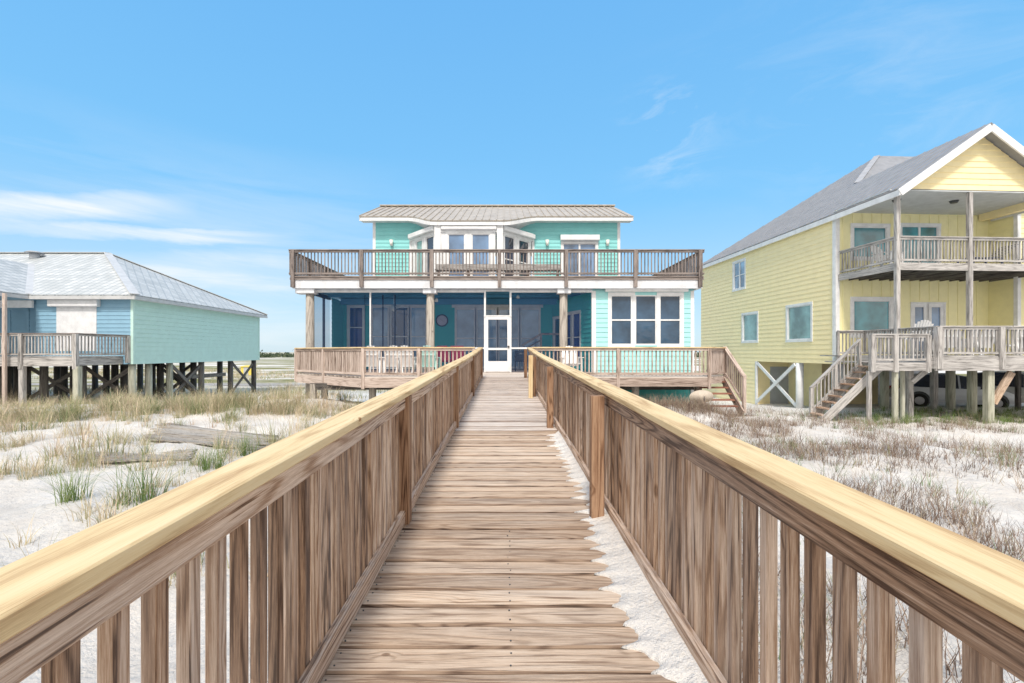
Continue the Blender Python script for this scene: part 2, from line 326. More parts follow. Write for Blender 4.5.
def axis(lo, hi, fine0, fine1, st):
    a = list(np.arange(fine0, fine1, st)); v = fine1; d = st
    while v < hi: a.append(v); d *= 1.25; v += d
    a.append(hi); v = fine0; d = st
    while v > lo: d *= 1.25; v -= d; a.append(max(v, lo))
    return sorted(set(a))
xs = axis(-3000, 3000, -24, 24, .16); ys = axis(-400, 5000, -.5, 24, .14)
gv = [(x, y, ground(x, y)) for y in ys for x in xs]; nx = len(xs)
gf = [(j * nx + i, j * nx + i + 1, (j + 1) * nx + i + 1, (j + 1) * nx + i) for j in range(len(ys) - 1) for i in range(nx - 1)]
me = bpy.data.meshes.new('ground'); me.from_pydata(gv, [], gf); me.polygons.foreach_set('use_smooth', [True] * len(gf)); me.materials.append(M['sand'])
o = bpy.data.objects.new('ground', me); COL.objects.link(o); tag(o, kind='structure')
mb = MB(); mb.poly([(-3000, -3000, -1.7), (3000, -3000, -1.7), (3000, -45, -1.7), (-3000, -45, -1.7)]); tag(mb.build('sea', M['sea']), kind='structure')
# road behind the houses
mb = MB(); pts = [(x, 39.5 + .6 * math.sin(x * .1), 43.2 + .5 * math.sin(x * .13)) for x in range(-90, 91, 3)]
for a, b in zip(pts, pts[1:]): mb.poly([(a[0], a[1], ground(a[0], a[1]) + .03), (b[0], b[1], ground(b[0], b[1]) + .03), (b[0], b[2], ground(b[0], b[2]) + .03), (a[0], a[2], ground(a[0], a[2]) + .03)])
tag(mb.build('road', M['road']), kind='structure')

# ------------------------------------------------------------------ blades / twigs
def blades(name, mat, clumps, nbl, hgt, wid, spread, lean, seg=3, parent=None, branch=False):
    """clumps: list (x,y,z,scale); every blade is a bent tapering strip"""
    V = []; Fc = []; Rn = []
    C = np.array(clumps)
    n = len(C) * nbl; base = np.repeat(C, nbl, axis=0)
    az = rng.uniform(0, 2 * np.pi, n); rad = rng.uniform(0, spread, n) * base[:, 3]
    p = base[:, :3].copy(); p[:, 0] += np.cos(az) * rad; p[:, 1] += np.sin(az) * rad; p[:, 2] -= .03
    az2 = az + rng.normal(0, .6, n); h = hgt * base[:, 3] * rng.uniform(.45, 1.15, n); ln = lean * rng.uniform(.15, 1.3, n)
    wv = wid * rng.uniform(.6, 1.3, n); sdx, sdy = -np.sin(az2), np.cos(az2); cr = np.clip(np.repeat(rng.uniform(0, 1, len(C)), nbl) * .6 + rng.uniform(0, .4, n), 0, 1)
    if branch: kx = rng.normal(0, .12, (n, seg + 1)); ky = rng.normal(0, .12, (n, seg + 1))
    allv = np.zeros((n, (seg + 1) * 2, 3))
    for k in range(seg + 1):
        t = k / seg; out = h * ln * t ** 1.8; up = h * (t - .35 * ln * t ** 2.4)
        cxp = p[:, 0] + np.cos(az2) * out; cyp = p[:, 1] + np.sin(az2) * out
        if branch and k: cxp = cxp + kx[:, k] * h * .6; cyp = cyp + ky[:, k] * h * .6
        w = wv * (1 - .85 * t)
        for q, sg in enumerate((-1, 1)):
            allv[:, 2 * k + q, 0] = cxp + sdx * w * sg * .5; allv[:, 2 * k + q, 1] = cyp + sdy * w * sg * .5; allv[:, 2 * k + q, 2] = p[:, 2] + up
    nv = (seg + 1) * 2; idx = np.arange(n)[:, None] * nv
    q = np.concatenate([idx + np.array([[2 * k, 2 * k + 1, 2 * k + 3, 2 * k + 2]]) for k in range(seg)], axis=0)
    me = bpy.data.meshes.new(name); V = allv.reshape(-1, 3); nf = len(q)
    me.vertices.add(len(V)); me.vertices.foreach_set('co', V.ravel()); me.loops.add(nf * 4); me.loops.foreach_set('vertex_index', q.ravel().astype(np.int32))
    me.polygons.add(nf); me.polygons.foreach_set('loop_start', np.arange(nf, dtype=np.int32) * 4); me.polygons.foreach_set('loop_total', np.full(nf, 4, dtype=np.int32))
    me.update(calc_edges=True); at = me.attributes.new('rnd', 'FLOAT', 'FACE'); at.data.foreach_set('value', np.tile(cr, seg).astype(np.float32))
    me.materials.append(mat); o = bpy.data.objects.new(name, me); COL.objects.link(o); return o
def scatter(n, fx, keep, smin=.7, smax=1.3):
    out = []; tries = 0
    while len(out) < n and tries < n * 60:
        tries += 1; x, y = fx()
        if abs(x) < 1.1 and y < 14.5: continue
        if random.random() < keep(x, y): out.append((x, y, ground(x, y), random.uniform(smin, smax)))
    return out
def nz(x, y, s, o=0): return .5 + .9 * noise.noise((x * s + o, y * s, o * .37))
U = random.uniform
def in_house(x, y): return (-8 < x < 7.4 and y > 15.5) or (y > 14.3 and -7 < x < 7) or (x > 12.4 and y > 18 and x < 30)
# left field: thick beige-green grass in front of the left house, thinning toward the camera
def kL(x, y):
    if in_house(x, y) or x > -1.2: return 0
    yb = 12.3 + 1.3 * noise.noise((x * .3, 2, 0)) - (1.6 if x < -9.5 else 0)
    d = .06 if y < yb else .9
    if -15 < x < -5 and 9 < y < 12.2: d *= .35
    if x < -5.3 * y / 6 : d = max(d, .35)
    if bump2(x, y, -5.5, 13.9, 2.2, .8) > .3: return 1
    return d * (nz(x, y, 1.0) > .46) * (.3 if x > -3.5 else 1)
cl = scatter(1500, lambda: (U(-26, -1.2), U(7.5, 21)), kL, .35, .85)
cl += [(x, y, ground(x, y), U(.6, 1.1)) for x, y in [(U(-7.3, -4.2), U(12.9, 14.1)) for _ in range(90)] + [(U(-9, -6.2), U(13.2, 16)) for _ in range(70)] + [(U(-16, -11), U(8.2, 12)) for _ in range(150)]]
tag(blades('beach_grass', M['grass'], cl, 22, .55, .010, .22, .85), 'thick beige and green dune grass in front of the pale green stilt house', 'beach grass', kind='stuff')
cl = scatter(430, lambda: (U(-26, -1.8), U(8.5, 20)), lambda x, y: kL(x, y) * (nz(x, y, .5, 7) > .42), .9, 1.75)
tag(blades('tall_beach_grass', M['grass'], cl, 60, .52, .011, .22, .75), 'taller straw coloured grass clumps rising among the dune grass on the left', 'beach grass', kind='stuff')
cl = scatter(420, lambda: (U(-14, -1.6), U(4.0, 12)), lambda x, y: (nz(x, y, .8, 5) > .52) * (.9 if x < -.55 * y else .25) * (.15 if abs(x) < 1.5 else 1))
tag(blades('sparse_beach_grass', M['grass'], cl, 20, .44, .009, .15, .85), 'thin green grass scattered over the white sand left of the boardwalk', 'sparse grass', kind='stuff')
# mid-distance field
cl = scatter(2600, lambda: (U(-75, 30), U(22, 80)), lambda x, y: (nz(x, y, .12, 3) > .45) and not in_house(x, y) and not 38.8 < y < 44, 1, 1.8)
tag(blades('field_grass', M['grass'], cl, 14, .34, .035, .5, .8, seg=2), 'olive grass tufts on the flat land behind the houses', 'field grass', kind='stuff')
# right: dead reddish twigs and some green
def kR(x, y):
    if in_house(x, y): return 0
    band = nz(x + .6 * y, y * 1.6, .4, 8) > .45
    near = .72 if x < 2.4 + .62 * y - (2.2 if y > 9 else 0) else .28
    if y > 14.2: near *= .25
    return near * band
cl = scatter(3300, lambda: (U(1.2, 18), U(2.5, 17)), kR, .4, 1.7)
tag(blades('dry_brush', M['twig'], cl, 12, .29, .0085, .14, .7, branch=True), 'reddish brown dead twigs over the white sand right of the boardwalk', 'dry brush', kind='stuff')
cl = [(U(3.6, 6.2), U(12.6, 14.2), 0, U(.9, 1.5)) for _ in range(90)]; cl = [(x, y, ground(x, y), s) for x, y, _, s in cl]
tag(blades('dry_brush', M['twig'], cl, 22, .38, .009, .16, .7, branch=True), 'tangled reddish brush heaped beside the steps of the turquoise house deck', 'dry brush', kind='stuff')
cl = scatter(650, lambda: (U(1.4, 18), U(3, 16.5)), lambda x, y: (nz(x, y, .5, 21) > .55) * .8)
tag(blades('sparse_beach_grass', M['green'], cl, 10, .26, .007, .1, .7), 'sparse green shoots among the dead twigs right of the boardwalk', 'sparse grass', kind='stuff')
cl = scatter(260, lambda: (U(11.2, 21), U(14.0, 17.5)), lambda x, y: .8)
tag(blades('beach_grass', M['green'], cl, 20, .33, .011, .15, .9), 'green grass along the pilings under the yellow house deck', 'beach grass', kind='stuff')
# single tufts near the camera, left
spots = [(135, 505, 'tall green grass tuft in the bare sand, the second one left of the boardwalk rail', 1.15), (72, 500, 'leaning green grass tuft nearest the left edge on the bare sand', .85), (250, 455, 'grass tuft close to the pale rail beyond the small grey board', .8),
         (345, 405, 'bushy grass tuft below the corner of the turquoise house deck', 1.2), (215, 468, 'narrow grass tuft between the small grey board and the rail', .75)]
for px, py, lab, s in spots:
    Yd = 2.0 * F / (py - HY); x = PX(px, Yd); z = ground(x, Yd); Yd = (EYE - z) * F / (py - HY); x = PX(px, Yd)
    o = blades('grass_tuft', M['green'], [(U(-.18, .18), U(-.14, .14), 0, s * 1.25) for _ in range(4)], 34, .60, .008, .12, .85); o.location = (x, Yd, ground(x, Yd)); tag(o, lab, 'grass tuft', 'single grass tufts on the sand')
# far woods
def leafmass(name, cl, sz, n):
    mb = MB()
    for x, y, z, s in cl:
        for _ in range(n):
            c = Vector((x + random.gauss(0, s * .9), y + random.gauss(0, s * .6), z + abs(random.gauss(0, .5)) * s)); a = Vector((U(-1, 1), U(-.4, .4), U(-1, 1))) * sz; b_ = Vector((U(-1, 1), U(-.4, .4), U(-1, 1))) * sz
            mb.poly([c - a, c + b_, c + a, c - b_], U(0, 1))
    return mb.build(name, M['leaf'])
cl = [(U(-300, 120), U(240, 300), -.95, U(1.3, 2.6)) for _ in range(700)]
tag(leafmass('far_woods', cl, .8, 18), 'low dark line of scrub woods on the horizon', 'woods', kind='stuff')

# ------------------------------------------------------------------ boardwalk
def dz(y): return .78 + .0304 * y if y < 10 else 1.084 + (y - 10) * .0485
bw = thing('boardwalk', 'weathered wooden boardwalk with sloping plank deck leading up to the turquoise house', 'boardwalk', (0, 0, .0))
def planks(y0, y1, x0, x1, pitch, gap, warm):
    mb = MB(); eb = MB(); eb.v = mb.v; y = y0
    while y < y1:
        n = 9; yy = y + pitch / 2; r = random.random(); tz = random.gauss(0, .0025); tw = random.gauss(0, .002); e0 = x0 + U(-.012, .012); e1 = x1 + U(-.012, .012); ph = U(0, 20)
        sl = .0304; i0 = len(mb.v); w = pitch - gap; xsn = [e0 + (e1 - e0) * k / n for k in range(n + 1)]
        for x in xsn:
            a = .0035 * noise.noise((x * 3, ph, 0)); b_ = .0035 * noise.noise((x * 3, ph, 9)); zc = dz(yy) + tz + tw * x
            for oy, oz in ((-w / 2 + a, -.036), (-w / 2 + a, -.008), (-w / 2 + .008 + a, -.001), (0, .001), (w / 2 - .008 + b_, -.001), (w / 2 + b_, -.008), (w / 2 + b_, -.036)):
                mb.v.append(Vector((x, yy + oy, zc + oz + oy * sl)))
        pv = [0, .03, .04, .04 + w / 2, .04 + w, .05 + w, .08 + w]
        for k in range(n):
            for j in range(6):
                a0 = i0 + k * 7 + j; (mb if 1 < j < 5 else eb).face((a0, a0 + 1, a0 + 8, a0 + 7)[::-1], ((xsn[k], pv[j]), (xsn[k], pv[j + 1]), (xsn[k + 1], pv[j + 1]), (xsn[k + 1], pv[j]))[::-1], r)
        mb.face(tuple(i0 + j for j in range(7))[::-1], tuple((0, pv[j]) for j in range(7)), r); mb.face(tuple(i0 + n * 7 + j for j in range(7)), tuple((0, pv[j]) for j in range(7)), r)
        y += pitch
    return mb, eb
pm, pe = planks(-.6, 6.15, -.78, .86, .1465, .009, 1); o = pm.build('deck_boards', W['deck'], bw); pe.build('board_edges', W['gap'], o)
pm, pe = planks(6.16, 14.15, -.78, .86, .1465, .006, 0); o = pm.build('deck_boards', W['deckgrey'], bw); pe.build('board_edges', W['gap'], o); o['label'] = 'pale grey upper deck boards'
mb = MB(); y = -.6
while y < 9:
    for x in ((-.66, .03, .74) if y < 3 else (-.66, .74)):
        for q in (-.035, .035):
            a = x + U(-.008, .008); b_ = y + .073 + q; mb.cyl((a, b_, dz(b_) - .002), (a, b_, dz(b_) + .0028), .0038, .0038, 6)
    y += .1465
tag(mb.build('nail_heads', M['darkmetal'], bw), kind='stuff')
# framing below
mb = MB()
for x in (-.70, .04, .78):
    mb.beam((x, -.5, dz(-.5) - .13), (x, 10, dz(10) - .13), .04, .18); mb.beam((x, 10, dz(10) - .13), (x, 14.1, dz(14.1) - .13), .04, .18)
mb.build('joist', W['brown'], bw)
LP = [-.2 - 0.05, 3.13, 6.5, 9.97, 13.9]; RP = [-.15, 3.2, 6.5, 9.97, 13.9]
CAPT = .915
bal_near = []
for side, PS in ((-1, LP), (1, RP)):
    if side < 0: capc, capw, rx, bx, pc = -.712, .14, -.690, -.728, -.690
    else: capc, capw, rx, bx, pc = .774, .144, .748, .786, .655
    rt = CAPT - (.082 if side < 0 else .087); rr = MB().beam((rx, -.5, dz(-.5) + rt), (rx, 10, dz(10) + rt), .036, .088, ch=.004)
    rr.beam((rx, 10, dz(10) + rt), (rx, 14.0, dz(14) + rt), .036, .088, ch=.004)
    rail = rr.build('rail', W['brown'], bw)
    rr = MB().beam((rx, -.5, dz(-.5) + .05), (rx, 10, dz(10) + .05), .036, .088, ch=.004)
    rr.beam((rx, 10, dz(10) + .05), (rx, 14.0, dz(14) + .05), .036, .088, ch=.004).build('rail', W['brown'], bw)
    cuts = [-.6, 4.75 if side < 0 else 5.0, 8.2, 11.2, 14.08]
    for a, b in zip(cuts, cuts[1:]):
        ct = CAPT - .019 - (.006 if side > 0 else 0); MB().beam((capc, a + .001, dz(a) + ct), (capc, b - .001, dz(b) + ct), capw, .038 if side < 0 else .034, ch=.0045).build('handrail_cap', W['new'], bw)
    for py in PS[1:]:
        mp = MB().beam((pc, py + .045, dz(py) - .25), (pc, py + .045, dz(py) + CAPT - (.042 if side < 0 else .05)), .09, .09, (0, 1, 0), ch=.006)
        mp.build('post', W['postbrown'], bw)
    y = 0.35
    while y < 13.9:
        if all(abs(y - q - .045) > .05 for q in PS[1:]) or side > 0: bal_near.append((bx, y))
        y += .1016
MB().beam((.565, 9.75, dz(9.7) - .1), (.565, 9.75, dz(9.7) + CAPT - .01), .09, .09, (0, 1, 0), ch=.006).build('post', W['new'], bw)['label'] = 'fresh pale pine post'
bal_near.sort(key=lambda t: t[1])
pb = MB(); pb.beam((0, 0, .035), (0, 0, CAPT - .045), .034, .038, (0, 1, 0), ch=.003, r=0.0)
proto = pb.build('baluster', W['brown'], bw, local=True); proto.location = (bal_near[0][0], bal_near[0][1], dz(bal_near[0][1]))
for x, y in bal_near[1:100]:
    c = child_copy(proto, bw, (x, y, dz(y)))
rest = MB()
for x, y in bal_near[100:]: rest.beam((x, y, dz(y) + .035), (x, y, dz(y) + CAPT - .045), .036, .038, (0, 1, 0), ch=.003)
tag(rest.build('baluster', W['brown'], bw), kind='stuff')
# support posts below the walkway
for y in (1.5, 4.4, 7.4, 10.4, 13.2):
    for x in (-.62, .70): MB().beam((x, y, ground(x, y) - .3), (x, y, dz(y) - .045), .14, .14, (0, 1, 0)).build('support_post', W['brown'], bw)
# sand drifted over the right side of the deck
mb = MB(); y = -.6; pitch = .1465 / 8; rows = []; i = 0; fin = .08; fin2 = 0; off = 0
while y < 6.2:
    k = i % 8
    if k == 4: fin = U(.02, .15); off = U(-.035, .035)
    gapd = min(k, 8 - k) / 4     # 0 at a gap between planks, 1 in the middle of a plank
    edge = .625 + .04 * math.sin(y * 1.9) + .05 * noise.noise((y * 1.3, 0, 4)) + off * gapd - fin * (1 - gapd) ** 2.2 + U(-.008, .008)
    if y > 5: edge += (y - 5) * .12
    rows.append((y, min(edge, .735), .022)); y += pitch; i += 1
cols = [0, .02, .3, .7, 1]
for (y, e, t) in rows:
    for c in cols:
        x = e + (.738 - e) * c; z = dz(y) + (.0 if c == 0 else .004) + t * c * 1.6 + (.006 * noise.noise((x * 9, y * 9, 2)) if c > .2 else 0) - (.004 if c == 0 else 0)
        mb.v.append(Vector((x, y, z)))
for j in range(len(rows) - 1):
    for c in range(4):
        a = j * 5 + c; mb.face((a, a + 1, a + 6, a + 5), ((0, 0),) * 4, .5, True)
tag(mb.build('sand_drift', M['sandn']), 'white sand drifted along the right rail over the boardwalk planks', 'sand', kind='stuff')

# ------------------------------------------------------------------ house helpers
def lapwall(mb, P, Uv, Nv, width, z0, z1, openings=(), pitch=.18, lim=None, lap=.023):
    P = Vector(P); Uv = Vector(Uv).normalized(); Nv = Vector(Nv).normalized()
    zs = set(); z = z0
    while z < z1: zs.add(round(z, 4)); z += pitch
    zs.add(z1)
    for o in openings: zs.add(o[2]); zs.add(o[3])
    zs = sorted(q for q in zs if z0 <= q <= z1)
    for a, b in zip(zs, zs[1:]):
        if b - a < .001: continue
        mid = (a + b) / 2; k = math.floor((mid - z0) / pitch); f0 = (a - z0) / pitch - k; f1 = (b - z0) / pitch - k
        segs = [(0, width)]
        lt = (0, 0)
        if lim:
            lo, hi = lim(a); lo2, hi2 = lim(b); lt = (lo2 - lo, hi2 - hi); segs = [(lo, hi)] if hi2 > lo2 else []
        for o in openings:
            if o[2] < mid < o[3]:
                ns = []
                for s, e in segs:
                    if o[1] <= s or o[0] >= e: ns.append((s, e)); continue
                    if o[0] > s: ns.append((s, o[0]))
                    if o[1] < e: ns.append((o[1], e))
                segs = ns
        r = random.random()
        for s, e in segs:
            A = P + Uv * s; B = P + Uv * e; oa = Nv * lap * (1 - f0); ob = Nv * lap * (1 - f1); za, zb = Vector((0, 0, a)), Vector((0, 0, b))
            q = [A + oa + za, B + oa + za, B + Uv * lt[1] + ob + zb, A + Uv * lt[0] + ob + zb]
            if (q[1] - q[0]).cross(q[2] - q[0]).dot(Nv) < 0: q = q[::-1]
            mb.poly(q, r)
            if f0 < .01 and a > z0: mb.poly([A + za, B + za, B + oa + za, A + oa + za], r)
    return mb
def window(root, P, Uv, Nv, w, h, glassm, cols=1, rows=2, fr=.07, trim=.09, name='window', mat=None, local=False, depth=.03):
    """P lower-left corner of the opening on the wall plane, Uv to the right, Nv outward"""
    P = Vector(P); Uv = Vector(Uv).normalized(); Nv = Vector(Nv).normalized(); Z = Vector((0, 0, 1)); mat = mat or M['white']; mb = MB()
    def bar(u0, u1, z0, z1, n0, n1): 
        c = P + Uv * (u0 + u1) / 2 + Nv * (n0 + n1) / 2
        if (u1 - u0) >= (z1 - z0): mb.beam(P + Uv * u0 + Z * (z0 + z1) / 2 + Nv * (n0 + n1) / 2, P + Uv * u1 + Z * (z0 + z1) / 2 + Nv * (n0 + n1) / 2, abs(n1 - n0), z1 - z0)
        else: mb.beam(c + Z * z0, c + Z * z1, u1 - u0, abs(n1 - n0), Nv)
    t = trim
    if t:
        bar(-t, w + t, h, h + t, -.02, depth + .012); bar(-t, w + t, -t, 0, -.02, depth + .012); bar(-t, 0, 0, h, -.02, depth); bar(w, w + t, 0, h, -.02, depth)
    f = fr * .55
    bar(0, w, h - f, h, -.05, .004); bar(0, w, 0, f, -.05, .004); bar(0, f, f, h - f, -.05, .004); bar(w - f, w, f, h - f, -.05, .004)
    for k in range(1, cols): u = w * k / cols; bar(u - f, u + f, f, h - f, -.045, .002)
    for k in range(1, rows): z = h * k / rows; bar(f, w - f, z - f * .55, z + f * .55, -.04, -.001)
    o = mb.build(name, mat, root, local)
    g = MB(); g.poly([P + Nv * -.035, P + Uv * w + Nv * -.035, P + Uv * w + Z * h + Nv * -.035, P + Z * h + Nv * -.035])
    if (g.v[1] - g.v[0]).cross(g.v[2] - g.v[0]).dot(Nv) < 0: g.f[0] = g.f[0][::-1]
    g.build('pane', glassm, o, local); return o
class Rails:
    """railings of one house; the first `budget` balusters are parts, the others one part of kind stuff"""
    def __init__(s, root, budget=100): s.root = root; s.left = budget; s.rest = MB(); s.mat = None; s.protos = {}
    def run(s, p0, p1, h=.92, pitch=.12, mat=None, capmat=None, post_at=(), capw=.12, bal=.036, posts_down=.3, single=False, name='railing', posth=0, lowgap=.09, postw=.09):
        p0, p1 = Vector(p0), Vector(p1); d = p1 - p0; L_ = math.hypot(d.x, d.y); Z = Vector((0, 0, 1)); capmat = capmat or mat; s.mat = s.mat or mat
        rl = MB().beam(p0 + Z * (h - .075), p1 + Z * (h - .075), .036, .08).build(name, mat, s.root); MB().beam(p0 + Z * lowgap, p1 + Z * lowgap, .036, .07).build('bottom_rail', mat, rl)
        MB().beam(p0 + Z * (h - .018), p1 + Z * (h - .018), capw, .036, ch=.004).build('handrail_cap', capmat, rl)
        ang = math.atan2(d.y, d.x); n = int(L_ / pitch)
        off = Vector((-d.y, d.x, 0)).normalized() * .036
        for k in range(n):
            t = (k + .5) / n; b0 = p0 + d * t + off; hh = h - .05
            if s.left > 0 and single:
                key = (round(hh, 3), bal)
                if key not in s.protos:
                    pr = MB().beam((0, 0, .04), (0, 0, hh), bal, bal, (0, 1, 0), r=0); o = pr.build('baluster', mat, rl, local=True); s.protos[key] = o
                    o.location = TT[rl.name].inverted() @ b0; o.rotation_euler = (0, 0, ang)
                else: child_copy(s.protos[key], rl, b0, ang)
                s.left -= 1
            else: s.rest.beam(b0 + Z * .04, b0 + Z * hh, bal, bal, Vector((math.cos(ang), math.sin(ang), 0)))
        for t in post_at:
            b0 = p0 + d * t; MB().beam(b0 - Z * posts_down, b0 + Z * (h - .037 + posth), postw, postw, Vector((-d.y, d.x, 0)).normalized()).build('post', mat, rl)
        return rl
    def done(s):
        if s.rest.v: tag(s.rest.build('baluster', s.mat, s.root), kind='stuff')

X_, Y_ = Vector((1, 0, 0)), Vector((0, 1, 0))
# ================================================================== TURQUOISE HOUSE
H = thing('beach_house', 'turquoise two storey house with screened porch and wide upper deck behind the boardwalk', 'house', (0, 17.4, 0))
DZ = 1.285; YS = 17.4; YB = 21.0; FZ = 4.87; CZ = 4.36
# --- lower storey back wall
def bwx(px): return PX(px, YB)
mb = MB(); ops = [(bwx(348) + 7.35, bwx(363) + 7.35, PZ(347, YB) - .05, PZ(307, YB)), (bwx(371) + 7.35, bwx(427) + 7.35, DZ, PZ(307, YB)), (bwx(455) + 7.35, bwx(540) + 7.35, DZ + .05, PZ(309, YB))]
lapwall(mb, (-7.35, YB, 0), X_, -Y_, 7.35 + 2.2, DZ - .1, CZ, ops)
lapwall(mb, (-7.35, 19.6, 0), Y_, X_, 1.4, DZ - .1, CZ)
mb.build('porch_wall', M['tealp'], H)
window(H, (bwx(349), YB, ops[0][2]), X_, -Y_, bwx(363) - bwx(349), ops[0][3] - ops[0][2], G['navy'])
for a, b, g in ((372, 388.5, 'blue'), (391, 408.5, 'dark'), (410.5, 426, 'blue')):
    window(H, (bwx(a), YB, DZ + .12), X_, -Y_, bwx(b) - bwx(a), ops[1][3] - DZ - .12, G[g], trim=.07)
# sliding doors in the middle
for a, b in ((456, 475), (476.5, 497), (498.5, 519), (520.5, 539.5)):
    window(H, (bwx(a), YB, DZ + .06), X_, -Y_, bwx(b) - bwx(a), ops[2][3] - DZ - .06, G['blue'], trim=.055, name='door', rows=2)
MB().box(bwx(452), bwx(543), YB - .06, YB - .02, ops[2][3] + .06, ops[2][3] + .2).box(bwx(366), bwx(428), YB - .06, YB - .02, ops[1][3] + .07, ops[1][3] + .22).build('door_header', M['white'], H)
# --- angled wall with door and windows
A = Vector((2.2, 21.0, 0)); B = Vector((3.18, 18.35, 0)); du = (B - A).normalized(); nl = Vector((du.y, -du.x, 0)); wl = (B - A).length
mb = MB(); lapwall(mb, A, du, nl, wl, DZ - .1, CZ, [(.18, .85, DZ, 3.6), (1.15, 2.55, DZ + .35, 3.75)])
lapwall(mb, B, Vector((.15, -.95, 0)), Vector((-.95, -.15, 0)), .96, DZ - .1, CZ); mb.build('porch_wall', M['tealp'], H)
window(H, A + du * .2 + Vector((0, 0, DZ + .02)), du, nl, .63, 2.25, G['dark'], rows=1, name='door')
window(H, A + du * 1.17 + Vector((0, 0, DZ + .37)), du, nl, .62, 2.0, G['navy']); window(H, A + du * 1.92 + Vector((0, 0, DZ + .37)), du, nl, .62, 2.0, G['navy'])
# --- right front room
XR0, XR1 = 3.33, 7.15; mb = MB()
wx0, wx1 = PX(610.5, YS), PX(681, YS); wz0, wz1 = PZ(345, YS), PZ(295, YS)
lapwall(mb, (XR0, YS, 0), X_, -Y_, XR1 - XR0, 1.0, FZ - .45, [(wx0 - XR0, wx1 - XR0, wz0, wz1)]); lapwall(mb, (XR1, YS, 0), Y_, X_, 8, -.4, CZ)
mb.build('front_wall', M['aqua'], H)
ww = (wx1 - wx0 - .20) / 3
for k in range(3): window(H, (wx0 + k * (ww + .1), YS, wz0), X_, -Y_, ww, wz1 - wz0, G['rain'], trim=.1 if k != 1 else .0, fr=.09)
MB().box(wx0 - .22, wx1 + .22, YS - .17, YS - .03, wz1 + .11, wz1 + .31, ch=.03).build('shutter_box', M['white'], H)
mb = MB(); mb.box(XR0 - .02, XR0 + .14, YS - .035, YS + .1, 1.0, CZ).box(XR1 - .1, XR1 + .03, YS - .035, YS + .1, -.3, CZ); mb.build('corner_board', M['white'], H)
# lower (ground level) walls, teal
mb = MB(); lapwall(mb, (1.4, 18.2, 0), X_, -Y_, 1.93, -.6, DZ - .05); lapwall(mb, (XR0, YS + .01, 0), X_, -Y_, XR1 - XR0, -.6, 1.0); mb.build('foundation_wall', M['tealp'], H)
# --- porch floor, ceiling
MB().box(-7.45, XR0, YS - .1, YB, DZ - .16, DZ, r=.4).build('porch_floor', W['rail'], H)
mb = MB().box(-7.9, XR1 + .1, YS + .05, YB + .1, CZ + .08, CZ + .12); mb.build('porch_ceiling', M['ceil'], H)
mb = MB().box(-7.3, 3.2, 20.55, 20.7, CZ - .18, CZ + .07).box(-7.35, 3.2, 19.2, 19.3, CZ - .02, CZ + .075); mb.build('ceiling_beam', M['ceil'], H)
# --- white deck beam and columns
XL0, XL1 = -7.97, 7.42; YU = 17.1
MB().box(XL0 + .1, XL1 - .05, YU, YU + .14, FZ - .45, FZ - .06).box(XL0 + .25, XR0, YS - .06, YS + .06, CZ - .02, FZ - .452).box(XL0 + .1, XL0 + .24, YU + .15, YB + .3, FZ - .45, FZ - .06).box(XL1 - .19, XL1 - .05, YU + .15, YB + .3, FZ - .45, FZ - .06).build('deck_beam', M['whitebeam'], H)
for px in (310, 430.5, 563.5):
    x = PX(px, YS); cy = YS
    c = MB().cyl((x, cy, -.4 if px < 600 else 0), (x, cy, CZ - .1), .165 if px == 310 else .155, .15, 14, wob=.02).build('column', W['post'], H)
    MB().box(x - .25 - (.2 if px == 310 else 0), x + .25, cy - .24, cy + .2, CZ - .12, FZ - .455, ch=.015).build('column_cap', M['whitebeam'], c)
# --- screens and white mullions
def mull(px, z0, z1, w=.05): x = PX(px, YS); MB().box(x - w / 2, x + w / 2, YS - .045, YS + .03, z0, z1).build('screen_frame', M['white'], H)
mull(370.5, DZ, CZ - .02); mull(485, DZ, CZ - .02, .07); mull(510.5, DZ, CZ - .02, .07)
dxa, dxb = PX(484.5, YS), PX(511, YS)
for a, b in ((PX(314.5, YS), PX(426, YS)), (PX(435, YS), dxa), (dxb, PX(559, YS)), (PX(568, YS), XR0)):
    MB().box(a, b, YS - .03, YS + .02, DZ + .88, DZ + .94).build('screen_frame', M['white'], H); MB().box(a, b, YS - .03, YS + .02, CZ - .06, CZ - .02).build('screen_frame', M['white'], H)
    MB().poly([(a, YS, DZ), (b, YS, DZ), (b, YS, CZ - .02), (a, YS, CZ - .02)]).build('screen', W['screen'], H)
MB().poly([(-7.42, YS, DZ), (-7.42, 19.6, DZ), (-7.42, 19.6, CZ), (-7.42, YS, CZ)]).build('screen', W['screen'], H)
MB().box(-7.46, -7.38, 18.9, 18.98, DZ, CZ).box(-7.46, -7.38, YS, 19.6, CZ - .1, CZ + .05).box(-7.46, -7.38, YS, 19.6, DZ + .85, DZ + .95).build('screen_frame', M['darkmetal'], H)
# --- screen door
dz1 = PZ(317, YS); yd = YS - .04
def bar(mb, x0, x1, z0, z1, y=yd, t=.05): mb.box(x0, x1, y - t / 2, y + t / 2, z0, z1)
mb = MB(); x0, x1 = dxa + .04, dxb - .04
bar(mb, x0, x0 + .10, DZ + .02, dz1); bar(mb, x1 - .10, x1, DZ + .02, dz1); bar(mb, x0 + .1, x1 - .1, dz1 - .1, dz1); bar(mb, x0 + .1, x1 - .1, DZ + .02, DZ + .42, t=.04); bar(mb, x0 + .1, x1 - .1, DZ + .84, DZ + .92)
sd = mb.build('screen_door', M['white'], H)
MB().poly([(x0 + .1, yd, DZ + .42), (x1 - .1, yd, DZ + .42), (x1 - .1, yd, dz1 - .1), (x0 + .1, yd, dz1 - .1)]).build('screen', W['screen'], sd)
MB().box(x1 - .09, x1 - .02, yd - .07, yd - .03, DZ + .93, DZ + 1.0).build('handle', M['darkmetal'], sd)
